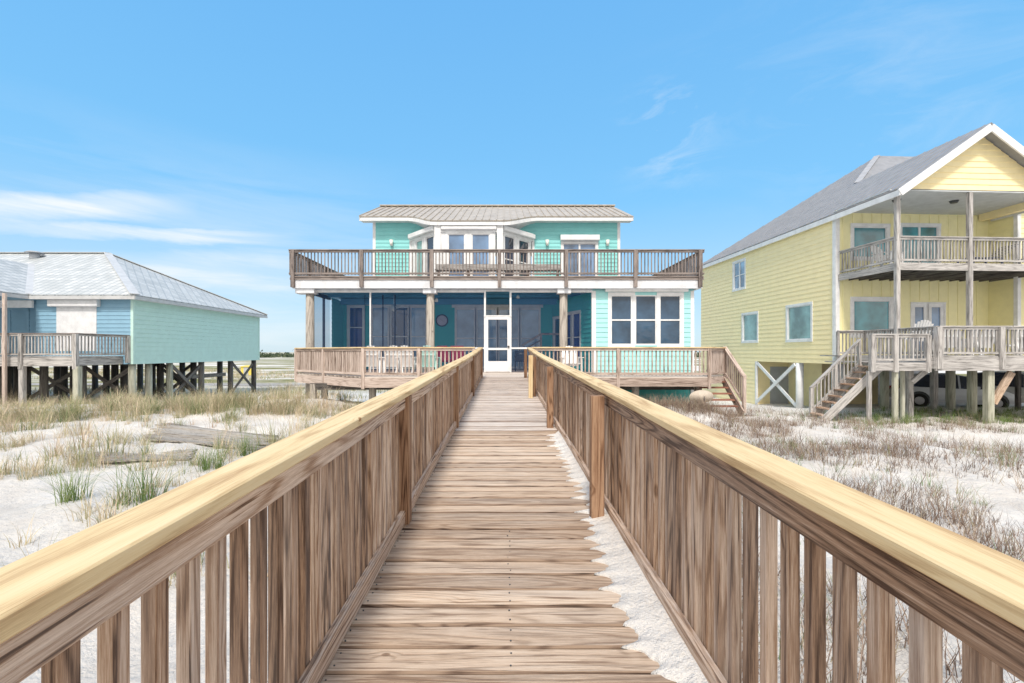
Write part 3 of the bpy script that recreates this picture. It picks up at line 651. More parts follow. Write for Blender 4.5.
MB().box(dxa - .02, dxb + .02, yd - .03, yd + .03, dz1 + .01, dz1 + .06).build('screen_frame', M['white'], H)
# inner stair handrail seen through the screen
mb = MB(); Yh = 19.4
mb.beam(P3(522, 345.5, Yh), P3(541, 334, Yh), .06, .09).beam(P3(541, 334, Yh), P3(561, 334, Yh), .06, .09).beam(P3(525, 349, Yh), P3(541, 340, Yh), .04, .06)
for px, py in ((541, 334), (560, 334), (524, 346)): mb.beam((PX(px, Yh), Yh, DZ), P3(px, py, Yh), .08, .08, (0, 1, 0))
mb.build('stair_rail', W['darkrail'], H)
# --- upper storey
YW = 21.0; ux0, ux1 = PX(374, YW), PX(619, YW); ZE = 8.1
bxa, bxb, bxc, bxd = PX(411, YW), -2.78, -.17, PX(533, YW); YBc = 19.35
mb = MB(); sdx0, sdx1 = PX(563, YW), PX(596, YW)
lapwall(mb, (ux0, YW, 0), X_, -Y_, bxa - ux0, FZ, ZE); lapwall(mb, (bxd, YW, 0), X_, -Y_, ux1 - bxd, FZ, ZE, [(sdx0 - bxd, sdx1 - bxd, FZ, PZ(243, YW))])
lapwall(mb, (bxa, YW, 0), X_, -Y_, bxd - bxa, 7.2, ZE)
lapwall(mb, (ux0, YW, 0), Y_, -X_, 6, FZ, ZE); lapwall(mb, (ux1, YW, 0), Y_, X_, 6, FZ, ZE)
mb.build('upper_wall', M['teal'], H)
MB().box(ux0 - .05, ux0 + .08, YW - .03, YW + .1, FZ, ZE).box(ux1 - .08, ux1 + .05, YW - .03, YW + .1, FZ, ZE).build('corner_board', M['white'], H)
window(H, (sdx0, YW, FZ + .06), X_, -Y_, sdx1 - sdx0, PZ(243, YW) - FZ - .08, G['sky'], cols=2, rows=1, trim=.1, name='sliding_door')
MB().box(sdx0 - .13, sdx1 + .13, YW - .2, YW - .04, PZ(243, YW) + .08, PZ(243, YW) + .34, ch=.03).build('shutter_box', M['white'], H)
# bay
zt = 7.08
bl = [Vector((bxa, YW, 0)), Vector((bxb, YBc, 0)), Vector((bxc, YBc, 0)), Vector((bxd, YW, 0))]
mb = MB(); Z = Vector((0, 0, 1))
for a, b in zip(bl, bl[1:]): mb.beam(a + Z * (zt + .17), b + Z * (zt + .17), .14, .34); mb.beam(a + Z * (FZ + .06), b + Z * (FZ + .06), .12, .14)
for p, w in ((bl[1], .26), (bl[2], .26), (bl[0], .12), (bl[3], .12)): mb.beam(p + Z * FZ, p + Z * (zt + .36 if w > .2 else zt + .1), w, w, (0, 1, 0))
mb.slab([(bl[0].x, YW, zt + .345), (bl[1].x, YBc, zt + .345), (bl[2].x, YBc, zt + .345), (bl[3].x, YW, zt + .345)], .03)
mb.build('bay_frame', M['white'], H)
def bay(a, b, cuts, glasses, rows=1, z0=FZ + .15):
    d = (b - a); Ln = d.length; d.normalize(); nn = Vector((d.y, -d.x, 0))
    for (s, e), g in zip(cuts, glasses): window(H, a + d * s + Z * z0 + nn * .01, d, nn, e - s, zt - z0 - .06, g, rows=rows, trim=.09, fr=.08)
    mm = MB(); last = .1
    for (s, e) in list(cuts) + [(Ln - .1, 0)]:
        if s - .09 - last > .02: mm.beam(a + d * (last) + Z * ((z0 + zt) / 2), a + d * (s - .09) + Z * ((z0 + zt) / 2), .06, zt - z0)
        last = e + .09
    if mm.v: mm.build('bay_panel', M['white'], H)
bay(bl[1], bl[2], [(.42, 1.14), (1.42, 2.18)], [G['sky'], G['sky']])
bay(bl[2], bl[3], [(.26, .92), (1.2, 1.92)], [G['dark'], G['dark']], rows=2)
bay(bl[0], bl[1], [(.45, 1.0), (1.3, 1.92)], [G['pale'], G['dark']], rows=1)
for a, b in ((bl[0], bl[1]), (bl[2], bl[3])):
    d = (b - a).normalized(); nn = Vector((d.y, -d.x, 0)); MB().beam(a + nn * .14 + Z * (zt + .18) + d * .1, b + nn * .14 + Z * (zt + .18) - d * .1, .16, .22, ch=.03).build('shutter_box', M['white'], H)
MB().beam(bl[1] + Vector((.15, -.12, zt + .16)), bl[2] + Vector((-.15, -.12, zt + .16)), .12, .16, ch=.03).build('shutter_box', M['white'], H)
# roof: low gable, eave pushed out over the bay
SL = .428; zr = 9.62; YR = 24.0
def ez(y): return zr - (YR - y) * SL
rx0, rx1 = -6.43, 5.75
edge = [(rx0, 20.4), (-4.3, 20.4), (-2.9, 19.1), (0.0, 19.1), (1.5, 20.4), (rx1, 20.4)]
mb = MB()
def ry(x):
    for (a, ya), (b, yb) in zip(edge, edge[1:]):
        if a <= x <= b: t = (x - a) / (b - a); t = t * t * (3 - 2 * t); return ya + (yb - ya) * t
    return 20.4
xs_ = np.linspace(rx0, rx1, 41)
for a, b in zip(xs_, xs_[1:]):
    a, b = float(a), float(b); ya, yb = ry(a), ry(b)
    mb.slab([(a, ya, ez(ya)), (b, yb, ez(yb)), (b, YR, zr), (a, YR, zr)], .05)
mb.slab([(rx0, YR, zr), (rx1, YR, zr), (rx1, 28, zr - 4 * SL), (rx0, 28, zr - 4 * SL)], .05)
rf = mb.build('roof', M['roof'], H)
mb = MB(); x = rx0 + .02
while x < rx1:
    y = ry(x) - .01; xt = x; mb.beam((x, y, ez(y) + .018), (xt, YR, zr + .018), .035, .045); x += .305
mb.beam((rx0 - .02, YR, zr + .05), (rx1 + .02, YR, zr + .05), .3, .05)
mb.build('roof_seam', M['roof'], rf)
mb = MB()
for a, b in zip(xs_, xs_[1:]):
    a, b = float(a), float(b); mb.beam((a, ry(a) + .05, ez(ry(a)) - .12), (b, ry(b) + .05, ez(ry(b)) - .12), .03, .15)
    mb.poly([(a, ry(a) + .06, ez(ry(a)) - .17), (b, ry(b) + .06, ez(ry(b)) - .17), (b, YW + .02, ez(ry(b)) - .13), (a, YW + .02, ez(ry(a)) - .13)])
for x in (rx0 + .02, rx1 - .02): mb.beam((x, 20.42, ez(20.4) - .13), (x, YR, zr - .13), .03, .18)
mb.build('fascia', M['white'], rf)
for px in (392, 547, 607):
    p = P3(px, 243.5, YW); sc = MB().cyl(p + Vector((0, -.13, -.13)), p + Vector((0, -.13, .13)), .06, .09, 10); sc.box(p.x - .05, p.x + .05, p.y - .06, p.y - .01, p.z - .12, p.z + .1); sc.build('wall_lamp', M['lampw'], H)
# upper deck floor & railing
MB().box(XL0 + .05, XL1 - .02, YU - .06, YW, FZ - .05, FZ, r=.3).build('upper_deck_floor', W['darkrail'], H)
MB().box(XL0 + .02, XL1 - .0, YU - .035, YU - .004, FZ - .14, FZ - .055).build('deck_edge_board', W['darkrail'], H)
RL = Rails(H, 100); RL.mat = W['darkrail']
Lr = XL1 - XL0
# lower deck railings first (they show largest)
YD = 14.2; xa = -4.35
D1 = Vector((-7.55, 16.7, DZ)); D0 = Vector((xa, YD, DZ))
RD = Rails(H, 100)
RD.run((.86, YD, DZ), (6.36, YD, DZ), mat=W['rail'], capmat=W['new'], post_at=((PX(618, YD) - .86) / 5.5, .995), single=True, posts_down=.38)
RD.run(D0, (-.9, YD, DZ), mat=W['rail'], capmat=W['new'], post_at=(0.0, .5, .99), single=True, posts_down=.38)
RD.run(D1, D0, mat=W['rail'], capmat=W['new'], post_at=(0.0, .45), single=True, posts_down=.3, pitch=.105, bal=.06)
RD.run((6.36, YD, DZ), (7.2, 15.0, DZ), mat=W['rail'], capmat=W['new'], post_at=(1.0,), posts_down=.38, pitch=.11)
RD.run((7.2, 15.0, DZ), (7.3, 13.95, DZ - .92), mat=W['rail'], capmat=W['rail'], post_at=(.97,), posts_down=.2, pitch=.1, h=.95)
RD.run((7.3, 16.6, DZ), (7.2, 15.0, DZ), mat=W['rail'], capmat=W['new'], pitch=.12)
RD.run((-7.55, 16.7, DZ), (-7.55, YS, DZ), mat=W['rail'], capmat=W['new'], pitch=.12)
RL.run((XL0, YU - .05, FZ), (XL1, YU - .05, FZ), h=.98, mat=W['darkrail'], post_at=[(PX(p, YU) - XL0) / Lr for p in (293.5, 362, 432, 499.5, 566, 635, 699.5)], posts_down=.42, pitch=.125, capw=.1, bal=.034, postw=.13)
for x in (XL0 + .02, XL1 - .02): RL.run((x, YU, FZ), (x, YW + 2, FZ), h=.98, mat=W['darkrail'], pitch=.125, capw=.1, bal=.034, post_at=(.3, .6))
RL.done(); RD.done()
# lower deck: floor boards, rim boards, joists, piers
fl = MB(); y = YD
while y < YS - .12:
    xl = -7.55 if y > 16.7 else xa - (y - YD) * (7.55 + xa) / 2.5; xr = 7.2 if y > 15 else 6.36 + (y - YD) * 1.05
    fl.box(xl, xr, y, y + .134, DZ - .035, DZ); y += .14
fl.build('deck_boards', W['deckgrey'], H)
mb = MB(); mb.beam(D1 - Z * .19, D0 - Z * .19, .04, .29); mb.box(xa, -.80, YD - .02, YD + .02, DZ - .335, DZ - .038); mb.box(.88, 6.36, YD - .02, YD + .02, DZ - .30, DZ - .038)
mb.beam((6.37, YD, DZ - .13), (7.2, 15.0, DZ - .13), .04, .19); mb.box(-.79, .87, YD, YD + .04, DZ - .3, DZ - .04); mb.beam((7.2, 15.03, DZ - .15), (7.25, YS, DZ - .15), .04, .24)
mb.build('rim_board', W['rail'], H)
mb = MB()
for x in np.arange(-6.8, 6.2, .6): 
    y0 = YD + .1 if x > xa else YD + .1 + (xa - x) * .8
    mb.box(x, x + .04, y0, YS - .02, DZ - .28, DZ - .037)
mb.box(-6.5, 6.5, 15.4, 15.5, DZ - .5, DZ - .282)
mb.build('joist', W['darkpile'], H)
for x, y in ((-6.4, 16.4), (-4.2, 14.7), (-2.2, 14.7), (2.0, 14.7), (4.2, 14.7), (6.2, 14.7), (6.9, 16.4), (-6.4, 15.45)):
    MB().beam((x, y, ground(x, y) - .3), (x, y, DZ - .3), .18, .18, (0, 1, 0)).build('pier', W['post'], H)
# steps at the right corner
mb = MB()
for k in range(5): z = DZ - .175 * (k + 1); y = 14.98 - .2 * (k + 1); mb.box(6.2, 7.12, y, y + .24, z - .04, z)
st = mb.build('steps', W['red'], H)
MB().beam((7.16, 15.0, DZ - .14), (7.2, 13.9, DZ - 1.1), .05, .24).build('stringer', W['rail'], st); MB().beam((6.17, 15.0, DZ - .14), (6.17, 13.95, DZ - 1.1), .05, .24).build('stringer', W['rail'], st)

# things on / in the turquoise house
c = P3(442, 320.5, YB - .06)
ck = thing('wall_clock', 'round wall clock with black rim hanging on the turquoise porch wall', 'clock', c)
mb = MB()
for k in range(28):
    a, b = 2 * math.pi * k / 28, 2 * math.pi * (k + 1) / 28
    mb.beam((.26 * math.cos(a), 0, .26 * math.sin(a)), (.26 * math.cos(b), 0, .26 * math.sin(b)), .05, .055, (0, 1, 0))
mb.build('rim', M['black'], ck, True)
MB().cyl((0, .0, 0), (0, .02, 0), .25, .25, 28).build('dial', M['clockface'], ck, True)
mb = MB()
for k in range(12): a = math.pi * k / 6; mb.beam((.19 * math.cos(a), -.006, .19 * math.sin(a)), (.225 * math.cos(a), -.006, .225 * math.sin(a)), .008, .014, (0, 1, 0))
mb.build('hour_marks', M['black'], ck, True)
MB().beam((0, -.01, 0), (-.09, -.01, .08), .008, .014, (0, 1, 0)).build('clock_hand', M['black'], ck, True); MB().beam((0, -.014, 0), (.14, -.014, -.08), .006, .01, (0, 1, 0)).build('clock_hand', M['black'], ck, True)
p = Vector((PX(394, 19.2), 19.2, 0)); fan = thing('ceiling_fan', 'pale ceiling fan under the screened porch ceiling', 'ceiling fan', (p.x, p.y, CZ - .45))
MB().cyl((0, 0, .52), (0, 0, .1), .02, .02, 8).cyl((0, 0, .12), (0, 0, -.06), .10, .12, 14).build('motor', M['fan'], fan, True)
for k in range(5): a = k * 1.2566 + .3; MB().beam((.1 * math.cos(a), .1 * math.sin(a), .02), (.62 * math.cos(a), .62 * math.sin(a), .02), .11, .012).build('blade', M['fan'], fan, True)
MB().cyl((0, 0, -.06), (0, 0, -.16), .09, .05, 12).build('lamp', M['lampw'], fan, True)
for px, lab in ((433.5, 'small white flood lamp by the porch column left of the clock'), (515, 'small white round lamp in the porch ceiling right of the screen door')):
    y = 17.7 if px < 500 else 18.6; q = Vector((PX(px + 3, y), y, CZ - .02 if px > 500 else 4.1)); MB().cyl(q, q - Vector((0, .05, .1)), .05, .07, 10).build('porch_lamp', M['lampw'], None, loc=None); o = bpy.data.objects[-1] if False else None
for o in [x for x in COL.objects if x.name.startswith('porch_lamp')]: pass
pl = sorted([x for x in COL.objects if x.name.startswith('porch_lamp')], key=lambda o: o.name)
tag(pl[0], 'small white flood lamp beside the porch column left of the clock', 'lamp'); tag(pl[1], 'small white ceiling lamp inside the porch right of the screen door', 'lamp')
# hanging swing
sw = thing('porch_swing', 'porch swing hanging on dark ropes behind the left porch screen', 'swing', (PX(380, 19), 19, DZ))
for x in (-.62, .12, .62):
    MB().cyl((x, 0, .5), (x, 0, CZ - DZ + .05), .028 if x > -.5 else .015, .028 if x > -.5 else .015, 6).build('rope', M['rope'], sw, True)
mb = MB()
for k in range(6): mb.box(-.7, .7, -.25 + k * .085, -.18 + k * .085, .42, .445)
mb.build('seat', M['plasticw'], sw, True); mb = MB()
for k in range(12): mb.beam((-.66 + k * .12, .27, .45), (-.66 + k * .12, .36, .9), .07, .02, (0, 1, 0))
mb.build('backrest', M['plasticw'], sw, True)

def chair(mat, label, cat='chair', high=False):
    """adirondack style slatted chair, faces -y"""
    t = thing('deck_chair', label, cat); mb = MB(); h0 = .38 if not high else .7
    for k in range(6): mb.beam((-.27, -.28 + k * .09, h0 - k * .02), (.27, -.28 + k * .09, h0 - k * .02), .075, .02)
    mb.build('seat', mat, t, True); mb = MB()
    for k in range(7):
        a = (k - 3) / 3; hh = .68 - .13 * a * a; mb.beam((a * .2, .18, h0 - .08), (a * .27, .18 + .36 * hh, h0 - .08 + hh), .07, .018, (0, 1, 0))
    mb.beam((-.25, .33, h0 + .3), (.25, .33, h0 + .3), .02, .05); mb.build('backrest', mat, t, True)
    for s in (-1, 1):
        MB().beam((s * .33, -.38, h0 + .2), (s * .3, .36, h0 + .2), .11, .022).build('armrest', mat, t, True)
        MB().beam((s * .31, -.32, 0), (s * .31, -.3, h0 + .19), .05, .08, (0, 1, 0)).build('leg', mat, t, True)
        MB().beam((s * .29, .42, 0), (s * .29, .22, h0 + .19), .05, .08, (0, 1, 0)).build('leg', mat, t, True)
    return t
c0 = chair(M['plasticw'], ''); grp = 'white slatted chairs on the turquoise house deck'
place(c0, (PX(392, 15.6), 15.6, DZ), R(200), 'white slatted chair behind the deck rail, leftmost of the pair', grp)
c1 = place(copy_tree(c0), (PX(410, 15.5), 15.5, DZ), R(165), 'white slatted chair behind the deck rail, second from the porch column', grp)
c2 = place(copy_tree(c0), (PX(372, 15.8), 15.8, DZ), R(190), 'white slatted chair behind the deck rail nearest its corner post', grp)
c5 = place(copy_tree(c0), (PX(571, 15.9), 15.9, DZ), R(0), 'white slatted chair behind the rail right of the boardwalk', grp)
place(copy_tree(c0), (PX(422, 18.4), 18.4, DZ), R(0), 'white slatted chair inside the porch left of the clock', None); bpy.context.view_layer.update()
cs = chair(M['seagreen'], ''); place(cs, (PX(429, 15.4), 15.4, DZ), R(180), 'seafoam green slatted chair behind the deck rail')
for px, lab in ((447, 'red cushioned chair inside the porch directly below the clock'), (458, 'red cushioned chair inside the porch below the left glass door')):
    t = thing('cushioned_chair', lab, 'chair', (PX(px, 18.3), 18.3, DZ), R(180 if px > 450 else 150), 'red cushioned porch chairs')
    MB().box(-.26, .26, -.25, .25, .36, .48, ch=.04).build('cushion', M['red'], t, True); MB().beam((0, .24, .45), (0, .34, 1.0), .52, .1, (0, 1, 0), ch=.04).build('backrest', M['red'], t, True)
    for sx in (-1, 1):
        for sy in (-1, 1): MB().box(sx * .25 - .02, sx * .25 + .02, sy * .22 - .02, sy * .22 + .02, 0, .36).build('leg', M['darkmetal'], t, True)
# black grill inside to the right of the door
t = thing('grill', 'black covered grill inside the porch right of the screen door', 'grill', (PX(520, 18.3), 18.3, DZ))
MB().box(-.22, .3, -.2, .2, .38, .62, ch=.05).build('firebox', M['black'], t, True); MB().cyl((-.2, 0, .63), (.28, 0, .63), .19, .19, 14).build('lid', M['black'], t, True)
for x in (-.18, .26):
    for y in (-.16, .16): MB().box(x - .02, x + .02, y - .02, y + .02, 0, .38).build('leg', M['black'], t, True)
# upper deck bench
t = thing('deck_bench', 'long wooden bench with plank back on the upper deck behind the railing', 'bench', (0, YU + .3, FZ))
bx0, bx1 = PX(434, YU), PX(562, YU)
MB().box(bx0, bx1, .28, .31, .34, .56).build('backrest', W['grey'], t, True); MB().box(bx0, bx1, -.12, .26, .26, .30).build('seat', W['grey'], t, True)
for x in np.linspace(bx0 + .1, bx1 - .1, 5): MB().box(float(x) - .05, float(x) + .05, .18, .27, 0, .26).build('leg', W['rail'], t, True)
# weathered dish on the dune beside the steps
dp = Vector((PX(704, 13.9), 13.9, 0)); dp.z = ground(dp.x, dp.y) + .22; t = thing('satellite_dish', 'weathered beige oval dish lying in the brush beside the deck steps', 'dish', dp, R(12))
mb = MB(); nr, ns = 6, 28
for i in range(nr + 1):
    for k in range(ns): a = 2 * math.pi * k / ns; rr = i / nr; mb.v.append(Vector((.42 * rr * math.cos(a), .12 - .14 * (1 - rr * rr) , .24 + .20 * rr * math.sin(a))))
for i in range(nr):
    for k in range(ns): k2 = (k + 1) % ns; mb.face((i * ns + k, i * ns + k2, (i + 1) * ns + k2, (i + 1) * ns + k), ((0, 0),) * 4, .5, True)
mb.build('bowl', M['dish'], t, True); MB().cyl((0, .0, 0), (0, -.02, .26), .02, .02, 8).build('mast', M['darkmetal'], t, True)

# ================================================================== LEFT HOUSE
LH = thing('stilt_house', 'single storey mint and blue house with hipped grey roof raised on dark pilings', 'house', (-16.45, 20.4, 0))
LX = -16.45; LY0, LY1 = 20.4, 30.9; LZ0, LZ1 = 1.51, 4.55
mb = lapwall(MB(), (LX, LY0, 0), Y_, X_, LY1 - LY0, LZ0, LZ1, pitch=.2); mb.build('side_wall', M['mint'], LH)
sx0, sx1 = PX(57, LY0), PX(97, LY0)
mb = MB(); lapwall(mb, (-20.75, LY0, 0), X_, -Y_, 20.75 + LX, LZ0, LZ1, [(sx0 + 20.75, sx1 + 20.75, 2.1, PZ(307, LY0))], pitch=.18)
lapwall(mb, (-20.75, LY0, 0), Y_, -X_, 1.2, LZ0, LZ1, pitch=.18)
lapwall(mb, (-30, LY0 + 1.1, 0), X_, -Y_, 9.25, LZ0, LZ1, pitch=.18); mb.build('front_wall', M['blue'], LH)
mb = MB().box(LX - .09, LX + .03, LY0 - .03, LY0 + .09, LZ0, LZ1).box(LX - .03, LX + .03, LY1 - .1, LY1 + .02, LZ0, LZ1); mb.build('corner_board', M['mint'], LH)
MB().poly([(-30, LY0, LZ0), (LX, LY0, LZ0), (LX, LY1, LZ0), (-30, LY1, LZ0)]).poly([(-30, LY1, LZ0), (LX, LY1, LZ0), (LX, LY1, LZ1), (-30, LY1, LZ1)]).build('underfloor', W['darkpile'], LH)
sh = MB()
z = 2.1
while z < PZ(307, LY0): sh.box(sx0, sx1, LY0 - .03, LY0 - .012, z, z + .052); z += .055
sh = sh.build('roller_shutter', M['shutter'], LH)
MB().box(PX(52, LY0), PX(101, LY0), LY0 - .22, LY0 - .02, PZ(307, LY0), PZ(299.5, LY0), ch=.04).build('shutter_box', M['shutter'], sh)
window(LH, (PX(11, LY0 + 1.1), LY0 + 1.1, 1.95), X_, -Y_, .75, 2.05, G['sky'], rows=1, trim=.12, name='door', mat=M['blue'])
EZ = 4.55; eo = .36; ex = LX + eo; ey0 = LY0 - eo; ey1 = LY1 + eo; apz = 7.55; apx = -22.1; apy = (ey0 + ey1) / 2
mb = MB(); mb.slab([(ex, ey0, EZ), (ex, ey1, EZ), (apx, apy, apz)], .06); vx = -20.7; wrx = vx - 3.8; wz = EZ + 3.8 * (apz - EZ) / (apy - ey0); wy = ey0 + 3.8
mb.slab([(ex, ey0, EZ), (apx, apy, apz), (-34, apy, apz), (-34, ey0, EZ)], .06); mb.slab([(ex, ey1, EZ), (-34, ey1, EZ), (-34, apy, apz), (apx, apy, apz)], .06)
mb.slab([(vx, ey0, EZ + .003), (wrx, wy, wz + .003), (wrx, 14.0, wz + .003), (vx, 14.0, EZ + .003)], .06); mb.slab([(wrx, 14, wz), (wrx, wy, wz), (wrx - 3.8, ey0, EZ), (wrx - 3.8, 14, EZ)], .06)
rf = mb.build('roof', M['shingle'], LH)
up = Z * .03
MB().beam(Vector((ex, ey0, EZ)) + up, Vector((apx, apy, apz)) + up, .34, .03).beam(Vector((ex, ey1, EZ)) + up, Vector((apx, apy, apz)) + up, .3, .03).beam(Vector((-34, apy, apz)) + up, Vector((apx, apy, apz)) + up, .3, .03).beam(Vector((vx, ey0, EZ)) + up, Vector((wrx, wy, wz)) + up, .4, .03).build('ridge_flashing', M['flash'], rf)
mb = MB().box(vx, ex, ey0 - .02, ey0 + .02, EZ - .2, EZ - .055).box(ex - .02, ex + .02, ey0, ey1, EZ - .2, EZ - .055).box(vx - .02, vx + .02, 14, ey0 - .03, EZ - .2, EZ - .055)
mb.poly([(ex, ey0, EZ - .18), (ex, ey1, EZ - .18), (LX, ey1, EZ - .18), (LX, ey0, EZ - .18)]).poly([(vx - 5, ey0, EZ - .17), (ex, ey0, EZ - .17), (ex, LY0 + .0, EZ - .17), (vx - 5, LY0, EZ - .17)]); mb.build('fascia', M['flash'], rf)
MB().box(-30, vx - .05, 15, LY0 + 1.1, EZ - .22, EZ - .17).build('porch_ceiling', M['blue'], LH)
MB().box(-24, vx - .05, LY0 - .2, LY0 - .1, EZ - .55, EZ - .23).build('porch_header', M['white'], LH)
v = Vector((PX(17, 24), 24, 0)); MB().cyl((v.x, 24.9, 7.0), (v.x, 24.9, 7.40), .22, .22, 12).cyl((v.x, 24.9, 7.40), (v.x, 24.9, 7.48), .42, .3, 14).build('roof_vent', M['doorgrey'], rf)
# deck
DL = 1.87; YDL = 18.2; dxr = -16.9
fl = MB(); y = YDL
while y < LY0 - .05: fl.box(-26, dxr, y, y + .134, DL - .035, DL); y += .14
fl.build('deck_boards', W['grey'], LH)
MB().box(-26, dxr, YDL - .03, YDL + .02, DL - .38, DL - .038).box(dxr - .02, dxr + .03, YDL + .02, LY0 - .03, DL - .36, DL - .038).build('rim_board', W['grey'], LH)
RR = Rails(LH, 100)
RR.run((-22.2, YDL - .02, DL), (dxr, YDL - .02, DL), h=.93, pitch=.13, mat=W['grey'], capmat=W['darkrail'], post_at=((PX(22, YDL) + 22.2) / (22.2 + dxr), .995), single=True, posts_down=.5, postw=.15, bal=.04)
RR.run((dxr, YDL, DL), (dxr + .3, LY0 - .05, DL), h=.93, pitch=.13, mat=W['grey'], capmat=W['darkrail'], post_at=(.98,), single=True, posts_down=.3, postw=.14, bal=.04)
RR.done()
for px, y, r_, k in ((77, YDL, .11, 'pile'), (22, YDL, .09, 'grey'), (4, 18, .06, 'rail')):
    x = PX(px, y); MB().beam((x, y + .02, ground(x, y) - .4), (x, y + .02, (DL - .39) if k != 'rail' else EZ - .2), r_ * 2, r_ * 2, (0, 1, 0), ch=.02).build('deck_post', W[k], LH)
for yy in (20.6, 21.55, 22.9, 25.3, 28.0, 30.6):
    for xx in (-16.65, -18.9, -21.4, -24.2, -27.2):
        if xx < -17 and yy in (21.55,): continue
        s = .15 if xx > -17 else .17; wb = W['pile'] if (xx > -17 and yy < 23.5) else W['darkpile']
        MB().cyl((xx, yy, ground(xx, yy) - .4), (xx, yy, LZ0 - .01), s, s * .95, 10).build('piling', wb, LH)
for xx in (-18.0, -19.6, -21.3, -23): MB().cyl((xx, 19.6, ground(xx, 19.6) - .4), (xx, 19.6, DL - .04), .15, .14, 10).build('piling', W['darkpile'], LH)
mb = MB()
for a, b in (((-16.65, 22.9), (-16.65, 25.3)), ((-16.65, 28.0), (-16.65, 30.6)), ((-18.9, 20.6), (-16.65, 20.6)), ((-21.4, 20.6), (-18.9, 20.6)), ((-18.9, 25.3), (-16.65, 25.3)), ((-21.4, 28), (-18.9, 28))):
    g0 = ground(*a) + .1; g1 = ground(*b) + .1
    MB().beam((*a, g0), (*b, LZ0 - .15), .05, .16).build('cross_brace', W['darkpile'], LH); MB().beam((a[0] + .09, a[1] + .06, LZ0 - .15), (b[0] + .09, b[1] + .06, g1), .05, .16).build('cross_brace', W['darkpile'], LH)
mb.beam((-16.75, 24.6, .72), (-16.75, 27.6, .72), .14, .2)
mb.build('cross_brace', W['darkpile'], LH)
# buried boards on the left sand
def buried(name, pts, label, n, hgt, cat):
    """pts: near-left, near-right, far-right, far-left in the picture, on the ground"""
    q = []
    for px, py in pts:
        Yd = 2.0 * F / (py - HY)
        for _ in range(4): z = ground(PX(px, Yd), Yd) + hgt; Yd = (EYE - z) * F / (py - HY)
        q.append(Vector((PX(px, Yd), Yd, z)))
    t = thing(name, label, cat, (q[0] + q[2]) / 2)
    mb = MB()
    for k in range(n):
        a = q[0].lerp(q[3], (k + .5) / n); b = q[1].lerp(q[2], (k + .5) / n); e0, e1 = U(0, .09), 1 - U(0, .09); a2, b2 = a.lerp(b, e0), a.lerp(b, e1)
        m_ = 4; prev = None; wdt = (q[3] - q[0]).length / n * .86
        for j in range(m_ + 1):
            p = a2.lerp(b2, j / m_); p = p + Vector((0, U(-.01, .01), U(-.012, .012) + .02 * math.sin(j + k))); 
            if prev is not None: mb.beam(prev, p, wdt, .03, r=k / n)
            prev = p
    mb.build('slats', W['debris'] if 'debris' in W else M['debris'], t)
    return t
buried('sand_fence', [(138, 439), (262, 450), (288, 437), (160, 423)], 'large grey weathered slat panel half buried in the sand left of the boardwalk', 16, .03, 'sand fence')
buried('wooden_board', [(102, 462), (197, 458), (200, 450), (90, 453)], 'short dark weathered board half buried in the sand, nearer than the large slat panel', 4, .05, 'board')
# small yellow shed beyond the pilings
sp = Vector((PX(246, 58), 58, ground(PX(246, 58), 58))); t = thing('shed', 'small bright yellow shed far behind the pilings of the mint house', 'shed', sp)
MB().box(-.65, .65, 0, 1.2, 0, 1.1).build('wall', M['yellowbox'], t, True); MB().slab([(-.75, -.1, 1.1), (.75, -.1, 1.1), (.75, 1.3, 1.25), (-.75, 1.3, 1.25)], .06).build('roof', M['yellowbox'], t, True); MB().box(-.3, .3, -.03, -.003, 0, 1.0).build('door', M['doorgrey'], t, True)

# ================================================================== YELLOW HOUSE (local frame: u right, v away)
YH = thing('yellow_house', 'tall yellow gabled beach house on pilings with two balconies and grey metal roof', 'house', (13.13, 18.2, 0), R(3))
Tm = TT[YH.name]
def yl(x, y, z=0): return Tm.inverted() @ Vector((x, y, z))
UZ0, UZ1 = 1.575, 7.6
def vs_(px): k = (px - CX) / F; return (13.13 - 18.2 * k) / (k + .052)
wins = [(7.30, 6.25, 5.5, 6.94, 'blue', 2), (6.42, 5.15, 2.63, 4.02, 'pale', 1), (2.84, 1.36, 2.6, 4.08, 'pale', 1)]
mb = lapwall(MB(), (0, 0, 0), Y_, -X_, 11.1, UZ0, UZ1, [(b, a, c, d) for a, b, c, d, _, _ in wins], pitch=.2, lap=.015)
lapwall(mb, (0, 5.3, 0), Y_, -X_, 5.8, -.95, UZ0, pitch=.2)
mb.build('side_wall', M['yellow'], YH, True)
for a, b, c, d, g, n in wins: window(YH, (0, a, c), -Y_, -X_, a - b, d - c, G[g], cols=n, rows=2 if n == 2 else 1, trim=.11, local=True)
mb = MB().box(-.03, .13, -.035, .0, UZ0 - .02, UZ1).box(-.035, -.002, .0, .14, UZ0 - .02, UZ1).box(-.03, .06, 5.2, 5.3, -.9, UZ0); mb.build('corner_board', M['white'], YH, True)
# front wall with battens
fo = [(.72, 2.1, 5.8, 7.02), (2.72, 4.25, 5.12, 7.08), (.72, 2.25, 2.75, 4.1), (3.15, 4.5, 1.95, 3.98)]
mb = MB()
us = sorted({0, 6.4} | {o[0] for o in fo} | {o[1] for o in fo}); zs = sorted({UZ0, 7.66} | {o[2] for o in fo} | {o[3] for o in fo})
for a, b in zip(us, us[1:]):
    for c, d in zip(zs, zs[1:]):
        if not any(o[0] < (a + b) / 2 < o[1] and o[2] < (c + d) / 2 < o[3] for o in fo): mb.poly([(a, 0, c), (b, 0, c), (b, 0, d), (a, 0, d)], .5)
u = .3
while u < 6.3:
    cuts = sorted([(o[2] - .13, o[3] + .13) for o in fo if o[0] - .16 < u < o[1] + .16]); z = UZ0
    for c, d in cuts + [(7.66, 9)]:
        if c > z: mb.box(u - .022, u + .022, -.02, -.001, z, c)
        z = max(z, d)
    u += .4
